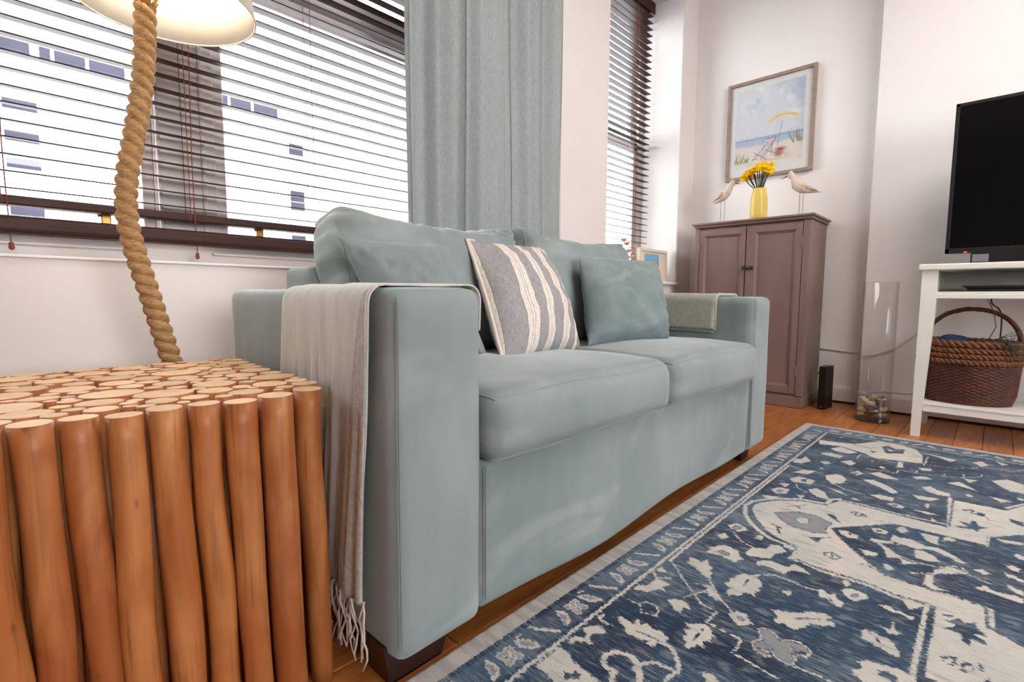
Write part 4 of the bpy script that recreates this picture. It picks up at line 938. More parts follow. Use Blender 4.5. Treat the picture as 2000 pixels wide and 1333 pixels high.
# what lies in the basket
t = thing('wool_ball', 'navy blue wool bundle peeping out of the wicker basket', 'yarn', (3.0, 0.13, 0.335))
V, F = soft_box((0.055, 0.062, 0.062), 0.05, (14, 14, 12), lump(0.012, 14, 3)); V = V+np.array((3.0, 0.128, 0.398)); 
obj('wool_body', V, F, NAVYC, t, True)
t = thing('dried_sprig', 'grey-green dried sprig drooping over the right side of the wicker basket', 'dried plant', (3.03, -0.03, 0.34))
sp = MB(); lf = MB()
for q in range(30):
    a = rng.uniform(-2.4, 0.3); d_ = Vector((-0.5*rng.random()+0.12*math.cos(a), -0.55-0.5*rng.random(), rng.uniform(-0.2, 0.75))).normalized(); L_ = rng.uniform(0.07, 0.17)
    p0 = Vector((2.95+rng.uniform(-.03, .03), 0.005+rng.uniform(-.02, .02), 0.43)); P = [p0+d_*L_*u+Vector((0, 0, -0.05*u*u)) for u in (0, 0.25, 0.5, 0.75, 1)]
    sp.tube(P, [0.0014, 0.0012, 0.001, 0.0009, 0.0006], 4)
    for u in range(7):
        c = p0.lerp(P[-1], 0.3+0.1*u); v_ = Vector(rng.normal(size=3)).normalized()*0.012; w_ = v_.cross(d_)*0.25; lf.add([c, c+v_*0.5+w_, c+v_, c+v_*0.5-w_], [(0, 1, 2, 3)])
P = [Vector((3.03, 0.02, 0.43)), Vector((3.02, -0.005, 0.50)), Vector((3.02, 0.005, 0.56)), Vector((3.02, 0.02, 0.60)), Vector((3.015, 0.03, 0.618))]
sp.tube(P, 0.0018, 5)
sp.build('twig', SPRIG, t); tag(lf.build('small_leaves', SPRIG, t), kind='stuff')

# ================================================================== GLASS CYLINDER WITH SHELLS
GC = (3.085, 0.421)
t = thing('glass_vase', 'tall clear glass cylinder holding shells and pebbles between cupboard and console', 'vase', (GC[0], GC[1], 0))
MB().lathe([(0.0735, 0.0), (0.0752, 0.02), (0.0752, 0.698), (0.0742, 0.702), (0.0715, 0.700), (0.0712, 0.03)], (GC[0], GC[1], 0.001), 64).build('glass_wall', VGLASS, t, True)
MB().lathe([(0.001, 0.0), (0.073, 0.0), (0.074, 0.004), (0.0735, 0.018), (0.071, 0.020), (0.001, 0.020)], (GC[0], GC[1], 0.0015), 48).build('glass_base', VBASE, t, True)
SHC = [rgb(226, 202, 176), rgb(190, 160, 136), rgb(136, 112, 100), rgb(236, 220, 198), rgb(166, 142, 122), rgb(240, 220, 176), rgb(110, 96, 92)]
SHM = [mat('shell_tone_%d' % i, c, 0.5, col2=tuple(v*0.7 for v in c[:3])+(1,), nscale=60) for i, c in enumerate(SHC)]
pl_ = []
for q in range(900):
    if len(pl_) >= 38: break
    rad = rng.uniform(0.012, 0.0215); a = rng.uniform(0, 2*PI); rr_ = (0.0695-rad)*math.sqrt(rng.uniform(0.15, 1)); x = GC[0]+rr_*math.cos(a); y = GC[1]+rr_*math.sin(a)
    z = 0.023+rad*0.75
    for (X, Y, Z, R2) in pl_:
        dd = math.hypot(x-X, y-Y)
        if dd < (rad+R2)*0.86: z = max(z, Z+math.sqrt(max(((rad+R2)*0.86)**2-dd*dd, 0))*0.82)
    if z+rad < 0.134: pl_.append((x, y, z, rad))
for i, (x, y, z, r) in enumerate(pl_):
    if i % 5 == 0:      # spiral shell
        P = [(x+r*1.1*(u-0.5)*math.cos(i), y+r*1.1*(u-0.5)*math.sin(i), z+r*0.3*math.sin(u*3)) for u in np.linspace(0, 1, 14)]
        b = MB(); b.tube(P, [max(0.001, r*0.62*math.sin(PI*min(u*0.8+0.16, 1))*(0.85+0.15*math.cos(u*30))) for u in np.linspace(0, 1, 14)], 9)
        o = b.build('seashell', SHM[i % 7], None, True); lab = ('small spiral shell heaped in the bottom of the glass cylinder', 'shell', 'spiral shells in the glass cylinder')
    elif i % 5 == 2:    # ribbed clam half
        P = []
        for u in np.linspace(0.02, 1, 9):
            P.append([(x+r*1.15*u*math.cos(th), y+r*1.15*u*math.sin(th)*0.9, z+r*0.55*math.sqrt(max(0, 1-u*u))+0.0008*math.cos(th*18)-r*0.2) for th in np.linspace(0, 2*PI, 37)])
        o = MB().grid(P).build('seashell', SHM[(i+3) % 7], None, True); sdm = o.modifiers.new('thick', 'SOLIDIFY'); sdm.thickness = 0.0015
        lab = ('ribbed clam shell heaped in the bottom of the glass cylinder', 'shell', 'clam shells in the glass cylinder')
    else:
        V, F = soft_box((r, r*0.85, r*0.68), r*0.62, (6, 6, 6), lump(r*0.22, 60, i)); a = i*1.3
        V = V@np.array([[math.cos(a), math.sin(a), 0], [-math.sin(a), math.cos(a), 0], [0, 0, 1]])+np.array((x, y, z)); o = obj('pebble', V, F, SHM[i % 7], None, True)
        lab = ('smooth beach pebble heaped in the bottom of the glass cylinder', 'pebble', 'pebbles in the glass cylinder')
    tag(o, *lab)

# ================================================================== ROUTER, CABLES
t = thing('router', 'small upright black router on the floor beside the cupboard foot', 'router', (3.225, 0.66, 0))
V = []
for z, k in ((0.0, 1.0), (0.012, 0.97), (0.225, 0.86), (0.24, 0.80)):
    V += [(3.188+0.03*(1-k), 0.690-0.0*(1-k), z), (3.188+0.03*(1-k), 0.655+0.012*(1-k), z), (3.30, 0.640+0.012*(1-k), z), (3.30, 0.683, z)]
MB().add(V, [(3, 2, 1, 0), (12, 13, 14, 15)]+[(4*j+i, 4*j+(i+1) % 4, 4*j+4+(i+1) % 4, 4*j+4+i) for j in range(3) for i in range(4)]).build('case', BLACKP, t)
MB().rbox(3.1855, 3.1885, 0.664, 0.680, 0.012, 0.016, 0.001).build('badge', LABELM, t)
def cable(label, P, r, m):
    Q = []
    P = [Vector(p) for p in P]
    for i in range(len(P)-1):
        a, b_, c, d_ = P[max(i-1, 0)], P[i], P[i+1], P[min(i+2, len(P)-1)]
        for k in range(8):
            u = k/8; Q.append(0.5*((2*b_)+(c-a)*u+(2*a-5*b_+4*c-d_)*u*u+(3*b_-a-3*c+d_)*u**3))
    Q.append(P[-1]); o = MB().tube(Q, r, 7).build('cable', m, None, True); return tag(o, label, 'cable')
cable('pale cable looping along the wall behind the glass cylinder up to the console', [(3.486, 0.9, 0.33), (3.485, 0.72, 0.315), (3.484, 0.60, 0.305), (3.475, 0.53, 0.30), (3.365, 0.515, 0.30), (3.363, 0.46, 0.315), (3.362, 0.38, 0.352), (3.362, 0.30, 0.42), (3.361, 0.24, 0.50), (3.361, 0.18, 0.56)], 0.0032, CABLE)
cable('thin pale cable low on the wall just above the skirting beside the console', [(3.366, 0.48, 0.10), (3.364, 0.40, 0.112), (3.364, 0.30, 0.118), (3.364, 0.20, 0.13), (3.364, 0.0, 0.13)], 0.003, CABLE)
cable('thin black power cable running from the router behind the cupboard', [(3.31, 0.665, 0.14), (3.36, 0.675, 0.17), (3.42, 0.72, 0.19), (3.475, 0.80, 0.12), (3.478, 0.9, 0.05)], 0.0028, CABLEB)
cable('thin dark cable hanging behind the wicker basket handle', [(3.21, 0.02, 0.638), (3.215, 0.015, 0.60), (3.225, -0.02, 0.54), (3.225, -0.02, 0.30), (3.215, -0.03, 0.162)], 0.003, CABLEB)

# ================================================================== ON THE NARROW SILL
t = thing('photo_frame', 'small white framed blue seascape standing on the narrow window sill', 'picture', (3.06, 1.66, 0.727))
fx0, fx1, fz0, fz1 = 2.872, 3.242, 0.7275, 0.938; yf = 1.66
b = MB()
for a in ((fx0, fx0+0.022, fz0, fz1), (fx1-0.022, fx1, fz0, fz1), (fx0+0.02, fx1-0.02, fz0, fz0+0.02), (fx0+0.02, fx1-0.02, fz1-0.02, fz1)): b.rbox(a[0], a[1], yf-0.012, yf+0.012, a[2], a[3], 0.003)
b.build('frame', mat('cream_frame', rgb(238, 228, 212), 0.5), t)
MB().box(fx0+0.018, fx1-0.018, yf-0.002, yf+0.008, fz0+0.018, fz1-0.018).build('mount', mat('cream_mount', rgb(240, 224, 204), 0.8), t)
MB().box(2.945, 3.135, yf-0.0045, yf-0.001, 0.775, 0.905).build('seascape_sky', mat('seascape_blue', rgb(150, 200, 224), 0.7, col2=rgb(110, 170, 205), nscale=30, stretch=(1, 1, 3)), t)
MB().box(2.945, 3.135, yf-0.0048, yf-0.0008, 0.775, 0.862).build('seascape_land', mat('seascape_grey', rgb(150, 160, 160), 0.7, col2=rgb(110, 130, 140), nscale=60), t)
t = thing('bird_flock_ornament', 'pale wooden flock of little birds on wires standing on the narrow sill', 'ornament', (2.80, 1.70, 0.727))
MB().rbox(2.70, 2.92, 1.67, 1.735, 0.7265, 0.742, 0.005).build('driftwood_base', WINGM, t)
LB = mat('little_bird_wood', rgb(206, 164, 132), 0.7, col2=rgb(190, 146, 116), nscale=40)
for i, (x, z, s_) in enumerate(((2.775, 0.955, 1), (2.905, 0.945, -1), (2.845, 0.918, 1), (2.770, 0.905, 1), (2.81, 0.870, 1), (2.90, 0.885, -1), (2.74, 0.975, 1))):
    y = 1.70+0.012*((i*7) % 3-1); bd = MB(); pp = [(-0.036, 0.008, 0.001), (-0.022, 0.003, 0.005), (-0.008, 0, 0.010), (0.006, 0.0, 0.012), (0.018, 0.003, 0.009), (0.026, 0.007, 0.007), (0.032, 0.006, 0.004), (0.040, 0.004, 0.0008)]
    bd.tube([(x+s_*a, y, z+c) for a, c, r_ in pp], [r_ for a, c, r_ in pp], 8); bo = bd.build('bird', LB, t, True)
    MB().tube([(x, y, z-0.008), (x+0.004, y, (z+0.74)/2), (x, y, 0.741)], 0.0012, 5).build('wire', WIRE, bo)

# ================================================================== RUG
RUG=[('f',(1532,478,1583,458,1627,436,1674,382,1678,346,1680,323,1742,302,1750,247,1743,170,1739,56,1769,56,1995,58,2001,-27,2002,-58,2091,-97,2139,-162,1883,-147,1826,-90,1754,-33,1752,-23,1680,-22,1674,72,1666,161,1515,279,1468,250,1407,202,1336,140,1335,69,1342,31,1334,-25,1251,-28,1222,-74,1207,-121,1044,-100,909,38,994,45,1108,47,1190,46,1268,47,1263,59,1258,111,1267,179,1266,251,1275,295,1267,310,1320,307,1346,324,1356,363,1382,397,1432,437,1490,470),0),('s',(1760,305,1736,323,1693,325,1683,348,1676,389,1634,438,1602,464,1555,489,1510,495,1451,476,1408,451,1370,417,1341,379,1335,345,1324,318),11),('d',(1681,322,1672,345,1662,386,1621,434,1586,460,1542,479,1506,483,1459,468,1412,442,1377,410,1353,375,1346,345,1347,324),6),('s',(1345,326,1318,338,1317,309,1265,311,1266,293,1257,249),7),('s',(1255,248,1261,177,1260,149,1249,110,1255,61,1177,60,1094,60,1000,59,980,58),9),('d',(1270,251,1271,209,1271,179,1270,150,1261,112,1269,57),4),('n',(1262,58,1268,47,1224,49,1170,45,1108,47,1011,44,1015,30,1006,32,985,53,1033,56,1100,55,1180,57),0),('s',(1749,304,1759,249,1753,171,1762,64),8),('s',(1754,54,1865,57,2010,64),10),('d',(1742,300,1747,247,1741,170,1749,64),3),('n',(1749,55,2004,58,2004,53,1870,52,1754,50),0),('d',(2009,59,2011,-27,2005,-59,2091,-97),4),('s',(2026,-59,2104,-98),8),('d',(1515,278,1589,221,1665,161,1672,72,1679,-22,1753,-23),3),('s',(1677,-22,1754,-24,1755,-33),6),('d',(1468,249,1405,202,1334,140,1333,69,1338,31,1331,-25),3),('d',(1329,-25,1249,-27),6),('s',(1330,-31,1259,-33),8),('d',(1248,-34,1222,-74),3),('s',(1515,186,1492,169,1466,136,1452,94,1463,56,1501,22,1476,7,1421,61,1387,99),4),('f',(1441,62,1480,38,1480,12,1450,31,1423,61),0),('f',(1509,176,1484,146,1449,117,1446,93,1421,118,1450,124,1432,148,1473,158),0),('f',(1526,105,1534,89,1519,67,1496,56,1479,76,1480,100),0),('f',(1557,160,1563,104,1579,63,1554,32,1526,8,1523,25,1548,59,1558,91,1556,124),0),('f',(1436,203,1439,185,1443,166,1420,168,1410,185),0),('f',(1391,149,1396,138,1379,128,1365,136,1369,144),0),('f',(1401,74,1418,62,1363,59,1353,46,1357,30,1338,55,1348,74),0),('s',(1469,8,1463,-8,1453,-27),3),('f',(1407,-4,1435,-20,1421,-40,1430,-66,1422,-79,1401,-78,1405,-56,1408,-27),0),('f',(1505,0,1520,-16,1509,-30,1493,-19),0),('f',(1538,-53,1524,-82,1506,-81,1521,-54),0),('f',(1475,-55,1460,-80,1438,-79,1455,-58),0),('f',(1515,261,1527,244,1517,233,1517,217,1492,217,1483,234,1497,253),0),('n',(1515,240,1519,231,1507,231,1504,238),0),('f',(1590,202,1606,186,1600,167,1573,168,1568,190),0),('n',(1587,190,1594,180,1580,180,1577,188),0),('f',(1651,150,1659,137,1638,128,1610,139,1631,152),0),('f',(1587,154,1577,139,1589,119,1574,94,1556,74,1535,103,1536,133,1545,155),0),('f',(1522,195,1526,175,1539,146,1517,156,1500,185),0),('f',(1650,107,1652,88,1655,69,1595,65,1603,88),0),('f',(1653,62,1672,51,1665,34,1642,41,1649,49,1634,57),0),('s',(1505,192,1520,157,1549,104,1559,64),3),('f',(1742,-37,1752,-59,1762,-88,1746,-88,1730,-56),0),('n',(1220,38,1229,25,1249,14,1240,4,1255,-11,1235,-13,1215,-28,1214,-17,1206,-9,1202,-18,1187,-28,1185,-12,1191,-6,1163,-6,1168,5,1196,10,1189,34,1206,21,1223,13),0),('n',(1092,29,1108,12,1106,0,1098,-14,1085,-14,1070,-3,1072,13,1080,26),0),('f',(1093,13,1085,14,1079,17,1076,21,1078,24,1085,25,1092,22,1097,18,1098,14),0),('f',(1106,-1,1098,1,1092,4,1089,8,1091,11,1098,11,1105,9,1110,5,1111,1),0),('f',(1083,1,1076,3,1069,6,1066,10,1069,13,1075,13,1082,11,1087,7,1088,3),0),('f',(1092,-12,1085,-11,1079,-8,1076,-4,1078,-1,1084,-1,1092,-3,1097,-7,1097,-11),0),('n',(1116,-18,1120,-24,1096,-24,1093,-18),0),('n',(1247,37,1253,22,1244,23,1241,35),0),('n',(1064,-23,1077,-30,1072,-35,1055,-30,1051,-23),0),('n',(1355,263,1371,246,1355,223,1331,234,1336,253),0),('f',(1353,256,1363,246,1351,229,1338,235,1342,251),0),('d',(1363,247,1337,238),3),('d',(1355,189,1359,175,1350,164),3),('g',(1514,417,1568,368,1574,326,1548,282,1515,287,1482,285,1472,278,1452,308,1453,359,1478,390),0),('d',(1514,417,1478,390,1453,359,1452,308,1472,278),3),('d',(1514,417,1568,368,1574,326,1548,282),3),('f',(1512,364,1537,349,1532,335,1502,328,1486,344),0),('d',(1430,401,1426,386,1421,374),6),('d',(1424,384,1385,367),6),('n',(1608,312,1617,293,1595,281,1564,265,1586,289),0),('n',(1416,307,1456,265,1427,283,1395,284,1404,294),0),('d',(1585,403,1607,386,1636,368),4),('d',(1609,384,1599,373),6),('n',(1671,264,1687,252,1677,223,1662,223,1653,247),0),('f',(1675,250,1669,250,1665,252,1663,254,1665,257,1670,257,1675,256,1678,254,1678,251),0),('f',(1679,240,1674,240,1669,242,1668,245,1670,247,1674,248,1679,247,1683,244,1683,242),0),('f',(1665,239,1660,239,1655,241,1654,244,1656,246,1660,247,1665,246,1669,243,1669,241),0),('f',(1672,228,1666,228,1662,230,1660,232,1662,235,1667,235,1672,234,1675,232,1675,229),0),('n',(1764,45,1786,17,1813,36,1812,14,1837,12,1843,2,1811,-3,1814,-24,1787,-6,1760,-4,1773,8,1761,25),0),('n',(1918,34,1940,17,1926,-15,1897,-15,1904,7),0),('f',(1923,14,1916,15,1910,18,1907,22,1910,24,1916,24,1923,22,1928,18,1928,15),0),('f',(1927,0,1920,1,1913,4,1911,8,1913,11,1919,11,1926,8,1931,5,1931,1),0),('n',(1934,-63,1926,-93,1889,-92,1903,-69),0),('d',(1906,-15,1879,-26),3),('d',(1660,196,1667,170),3),('f',(1108,481,1108,470,1107,462,1102,452,1125,446,1101,434,1099,426,1083,423,1076,414,1064,414,1046,407,1048,414,1053,431,1062,437,1064,448,1072,453,1073,465,1077,474,1092,476),0),('f',(1123,363,1123,354,1129,344,1119,330,1102,319,1087,322,1077,315,1066,321,1050,318,1052,330,1047,338,1027,342,1028,352,1015,357,1025,366,1040,365,1051,362,1047,374,1056,382,1068,373,1078,381,1090,372,1107,373),0),('g',(1106,350,1105,347,1071,347,1072,349),0),('f',(1185,477,1191,463,1217,452,1224,434,1218,421,1217,410,1195,400,1184,386,1173,397,1154,396,1161,410,1161,420,1168,431,1162,444,1154,464,1178,461),0),('g',(1181,447,1194,438,1187,419,1174,418,1172,434),0),('f',(1195,361,1216,351,1223,337,1220,320,1221,302,1241,298,1246,286,1233,270,1222,256,1218,279,1209,294,1182,300,1186,314,1191,332,1190,343,1180,356),0),('f',(1217,395,1258,392,1276,365,1307,364,1316,347,1295,324,1263,342,1232,344,1220,364,1210,381),0),('f',(960,332,972,325,978,308,966,302,956,289,944,297,931,308,938,321,953,334),0),('g',(957,319,961,311,955,306,948,312),0),('f',(1025,280,1034,266,1045,250,1053,237,1074,223,1081,208,1042,198,1029,215,1008,218,992,229,992,240,998,247,992,253,993,268,1010,262,1020,270),0),('g',(1027,240,1045,224,1060,204,1040,223,1029,231),0),('f',(1010,424,1019,409,1026,396,1013,386,998,369,986,360,981,371,987,380,986,386,996,392,990,404,1004,398,1014,400),0),('f',(911,441,927,431,933,415,928,404,915,393,912,405,890,403,891,417,902,425),0),('f',(800,486,800,471,797,451,816,451,806,440,817,431,809,422,812,410,815,399,805,384,788,383,781,392,767,395,766,407,777,406,768,419,768,434,766,453,778,453,784,471),0),('g',(785,437,790,411,789,388,786,409),0),('f',(869,383,879,368,892,355,887,343,867,325,861,332,850,326,842,338,828,328,826,342,806,347,808,356,819,357,826,367,840,365,847,374,860,370),0),('d',(874,351,835,351),3),('g',(950,278,960,264,940,238,953,229,955,199,943,192,935,207,927,215,910,207,892,206,886,211,889,232,907,244,884,244,884,263,902,273,923,263),0),('s',(950,278,960,264,952,250,940,238,953,229,960,213,955,199,944,191,928,194,925,205),4),('s',(950,278,931,268,923,263,902,273,884,263,880,246,889,239,898,249,893,258),4),('s',(907,244,889,232,886,211,892,206,910,207,919,213,923,219,936,218),4),('s',(886,211,890,196,894,168),4),('s',(709,435,715,426,717,408,709,391,725,382,735,371,736,360,741,347),7),('s',(788,383,788,369,773,354,757,342,743,335,725,340,711,341),7),('f',(697,396,709,391,703,379,693,370,680,365,671,375,687,378),0),('s',(696,381,709,388,719,399,720,417,709,435,692,442,677,437,668,425,671,411,645,401),9),('f',(767,311,777,294,776,288,765,278,753,291,762,302),0),('f',(896,512,921,508,927,496,941,494,964,494,969,483,968,460,948,470,938,457,934,472,924,477,909,481,903,496),0),('f',(1000,513,1018,508,1013,493,1003,491,997,503),0),('s',(990,511,969,495,979,486,990,471),5),('s',(851,467,865,474,877,466,879,448,868,435,850,432,844,445,840,457,851,467),3),('s',(859,508,859,490,857,474),3),('s',(1042,409,1024,392,989,363,976,345,962,330),4),('s',(1127,349,1149,330,1164,315,1163,286,1160,254,1163,228),4),('f',(588,511,651,522,655,510,651,488,642,473,638,456,636,432,635,412,582,465,589,490),0),('n',(612,471,615,460,627,456,628,446,616,443,606,453,598,457),0),('f',(674,508,689,511,700,496,717,497,718,512,735,505,750,495,742,472,721,489,705,486,700,472,693,483,688,498,672,501),0),('f',(767,515,788,505,769,502,767,478,760,484),0),('s',(1058,508,1056,499,1004,448,970,409,949,388,944,353,899,354,895,292,872,287,849,288,846,258,841,215),4),('s',(945,418,968,413,998,396),3),('f',(1200,196,1219,188,1221,175,1220,154,1202,151,1173,167,1181,183),0),('g',(1203,165,1197,166,1191,168,1188,172,1190,176,1195,177,1202,175,1207,171,1207,167),0),('f',(1172,230,1176,220,1163,212,1174,201,1158,195,1152,181,1130,183,1131,198,1144,210,1142,223),0),('d',(1151,207,1132,196),3),('f',(1080,209,1087,200,1081,189,1063,194,1066,177,1053,180,1036,199),0),('f',(1194,130,1204,116,1197,104,1195,87,1190,74,1178,79,1188,95,1184,113),0),('f',(1250,96,1259,60,1241,70,1217,84,1230,91),0),('f',(1077,140,1086,135,1084,120,1083,100,1072,91,1051,81,1036,80,1038,95,1047,108,1043,117,1052,120,1048,135),0),('d',(1082,134,1074,122,1061,110),3),('f',(1120,118,1113,103,1150,101,1123,97,1114,85,1105,94,1101,103),0),('f',(976,128,995,116,993,101,1000,90,1004,79,1000,59,982,57,928,112,936,128,946,131,966,121),0),('n',(978,99,985,88,977,76,961,78,963,90,963,100),0),('s',(894,168,893,155,893,148),5),('f',(1245,202,1252,192,1235,183,1221,192),0),('f',(2086,529,2101,496,2156,495,2098,463,2045,482,2038,505),0),('f',(2245,463,2269,439,2260,390,2221,393,2219,432),0),('f',(2124,437,2124,402,2093,416),0),('f',(1920,477,1972,457,1992,421,1933,434),0),('f',(1842,467,1888,449,1886,422,1881,399,1832,400,1826,427,1817,450),0),('f',(1964,388,2005,361,1981,341,1928,324,1886,353,1921,373),0),('f',(1695,480,1732,469,1736,438,1690,435,1666,459),0),('f',(1778,396,1808,379,1786,350,1727,326,1730,358,1747,377),0),('f',(1341,482,1368,469,1361,444,1345,433,1320,446,1326,470),0),('f',(1260,481,1288,470,1269,452,1250,463),0),('f',(1313,406,1339,402,1337,391,1312,388),0),('f',(1773,480,1790,450,1746,454),0),('f',(1626,487,1648,441,1611,455,1610,473),0),('f',(1702,411,1714,387,1681,391),0),('n',(1859,438,1878,424,1848,418,1839,430),0),('g',(1351,449,1341,448,1331,452,1327,459,1329,465,1338,468,1349,467,1357,461,1358,454),0),('g',(1710,450,1699,449,1690,452,1687,457,1691,463,1700,465,1711,464,1717,460,1717,454),0),('s',(1307,455,1276,428,1259,391,1252,376),4),('s',(1803,437,1766,421,1747,389),4),('f',(2449,514,2454,463,2482,391,2605,323,2602,249,2570,197,2481,169,2365,160,2352,190,2338,240,2317,297,2362,345,2404,426,2375,497),0),('f',(2340,448,2395,424,2350,358,2309,379,2311,427),0),('f',(2228,461,2274,434,2244,388,2217,415),0),('f',(2123,438,2143,418,2126,400,2103,423),0),('f',(2178,383,2218,359,2188,337,2146,347),0),('f',(1929,379,2001,365,2005,347,1969,325,1907,331,1905,361),0),('f',(2064,332,2097,315,2077,296,2042,309),0),('f',(2005,288,2031,262,2002,223,1951,183,1926,197,1963,235),0),('f',(1865,246,1886,224,1888,187,1853,188,1845,219),0),('f',(2063,135,2092,118,2062,97,2053,68,2021,64,2015,94,2025,121),0),('f',(1821,197,1837,181,1831,155,1805,160,1804,182),0),('f',(1960,150,1969,117,1976,87,1936,104,1929,134),0),('f',(1818,136,1830,113,1823,79,1809,104),0),('f',(1904,114,1903,104,1863,106,1867,112),0),('f',(2097,284,2137,259,2093,199,2070,238),0),('f',(2164,172,2195,140,2176,116,2141,158),0),('f',(2171,80,2212,52,2172,24,2142,3,2157,39),0),('f',(2333,226,2329,213,2254,205,2244,223),0),('f',(2516,25,2557,2,2509,-19,2470,4),0),('f',(2536,181,2523,127,2510,67,2464,86,2505,126),0),('f',(2263,43,2272,6,2224,26),0),('f',(2303,-26,2356,-65,2325,-103,2220,-101,2216,-71,2247,-51),0),('f',(2109,-24,2112,-51,2101,-74,2075,-48),0),('f',(2293,166,2311,131,2284,126,2267,152),0),('f',(2594,-36,2577,-70,2543,-53),0),('f',(1781,93,1776,79,1761,89),0),('f',(1844,355,1831,317,1805,295,1819,329),0),('f',(1801,275,1788,253,1782,282),0),('n',(2515,303,2553,287,2514,254,2539,229,2461,227,2421,277),0),('f',(2504,284,2480,257,2456,271),0),('d',(2469,392,2465,354,2451,327),5),('n',(2409,328,2422,305,2389,314),0),('d',(2007,218,1953,184),3),('n',(2069,309,2062,310,2055,313,2051,318,2053,322,2059,323,2067,321,2072,316,2073,312),0),('n',(1826,171,1819,172,1812,175,1809,180,1810,184,1815,184,1822,182,1828,177,1829,173),0),('s',(2259,346,2331,347,2313,283,2297,229),4),('s',(2152,299,2167,214,2214,213,2215,165,2253,165),4),('s',(2215,165,2243,92,2280,93),3),('s',(2240,92,2270,43,2321,44),3),('s',(2337,154,2478,153),4),('s',(2270,43,2329,-1,2366,-2),3),('s',(2355,153,2377,73,2482,-25,2474,-80,2534,-109),3),('s',(1890,349,1862,311,1853,258),4)]
xs = np.arange(0.255, 2.7451, 0.0032); ysn = np.arange(-0.2, 0.6401, 0.0032)
gx, gy = np.meshgrid(xs, ysn); CF = np.full(gx.shape, -0.05); MF = np.full(gx.shape, -0.05)
def sdf(pts, stroke, wd):
    p = np.array(pts, float).reshape(-1, 2)/1000.0; pad = 0.02+wd
    i0, i1 = np.searchsorted(xs, [p[:, 0].min()-pad, p[:, 0].max()+pad]); j0, j1 = np.searchsorted(ysn, [p[:, 1].min()-pad, p[:, 1].max()+pad])
    if i1 <= i0 or j1 <= j0: return None
    X = gx[j0:j1, i0:i1]; Y = gy[j0:j1, i0:i1]; D = np.full(X.shape, 9.0); ins = np.zeros(X.shape, bool); n = len(p)
    for k in range(n-1 if stroke else n):
        a, b = p[k], p[(k+1) % n]; e = b-a; L2 = e@e+1e-12
        tt = np.clip(((X-a[0])*e[0]+(Y-a[1])*e[1])/L2, 0, 1); D = np.minimum(D, np.hypot(X-a[0]-tt*e[0], Y-a[1]-tt*e[1]))
        if not stroke: ins ^= ((a[1] > Y) != (b[1] > Y)) & (X < (b[0]-a[0])*(Y-a[1])/(b[1]-a[1]+1e-12)+a[0])
    return (slice(j0, j1), slice(i0, i1)), (wd-D if stroke else np.where(ins, D, -D))
def paint(op, pts, wd):
    r = sdf(pts, op in 'sd', wd/2000.0)
    if r is None: return
    s_, d = r
    if op in 'fs': CF[s_] = np.maximum(CF[s_], d); MF[s_] = np.minimum(MF[s_], -d)
    elif op in 'nd': CF[s_] = np.minimum(CF[s_], -d); MF[s_] = np.minimum(MF[s_], -d)
    elif op == 'g': MF[s_] = np.maximum(MF[s_], d); CF[s_] = np.minimum(CF[s_], -d)
    elif op == 't': MF[s_] = np.maximum(MF[s_], d); CF[s_] = np.maximum(CF[s_], d)
for op, pts, wd in RUG: paint(op, pts, wd)
# border along the long edge (between y=.522 and .592) and across the far end
CF[gy > 0.527] = -0.05; MF[gy > 0.527] = -0.05; CF[gx > 2.618] = -0.05; MF[gx > 2.618] = -0.05
def mm(P): return [v*1000 for p in P for v in p]
def motif(cx, cy_, kind, ux, uy):
    tr = lambda L_: mm([(cx+a*ux[0]+b*uy[0], cy_+a*ux[1]+b*uy[1]) for a, b in L_])
    el_ = lambda a, b, ra, rb, n=10: [(a+ra*math.cos(2*PI*i/n), b+rb*math.sin(2*PI*i/n)) for i in range(n)]
    if kind == 0:
        for a, b in ((-.010, .010), (.010, .010), (-.010, -.010), (.010, -.010)): paint('f', tr(el_(a, b, .0098, .0098)), 0); paint('t', tr(el_(a, b, .0068, .0068)), 0)
        paint('s', tr([(-.008, -.008), (.008, .008)]), 4); paint('s', tr([(-.008, .008), (.008, -.008)]), 4)
    elif kind == 1:
        lf = [(-.016, .020), (-.020, .006), (-.014, -.012), (.0, -.022), (.010, -.024), (.008, -.008), (.002, .008), (-.008, .018)]; paint('f', tr(lf), 0); paint('t', tr([(a*.62-.001, b*.62) for a, b in lf]), 0)
        paint('s', tr([(-.014, .018), (-.004, .024), (.006, .022)]), 3)
    elif kind == 2: paint('f', tr([(-.020, .024), (-.013, .026), (-.004, .010), (.004, .002), (.010, -.010), (.020, -.022), (.012, -.024), (.002, -.012), (-.004, -.002), (-.010, .006)]), 0)
    else:
        lf = [(-.012, -.022), (.004, -.020), (.016, -.006), (.018, .010), (.010, .022), (.002, .010), (-.006, -.006)]; paint('f', tr(lf), 0); paint('t', tr([(a*.6+.001, b*.6) for a, b in lf]), 0)
x = 0.388-0.19; i = 0
for q in range(60):
    cx = 0.2+0.0472*q; kind = (0, 1, 2, 3)[q % 4]
    cx = 0.576+0.0472*(q-8)
    if 0.28 < cx < 2.62: motif(cx, 0.558, kind, (1, 0), (0, 1))
for q in range(20):
    cy_ = 0.50-0.05*q
    if cy_ > -0.2: motif(2.662, cy_, (0, 1, 2, 3)[q % 4], (0, 1), (1, 0))
paint('n', mm([(0.2, 0.588), (2.70, 0.588), (2.70, 0.598), (0.2, 0.598)]), 0); paint('n', mm([(2.692, -0.3), (2.702, -0.3), (2.702, 0.598), (2.692, 0.598)]), 0)
paint('n', mm([(0.2, 0.524), (2.62, 0.524), (2.62, 0.530), (0.2, 0.530)]), 0)
paint('s', mm([(0.2, 0.519), (2.61, 0.519), (2.612, -0.3)]), 7)
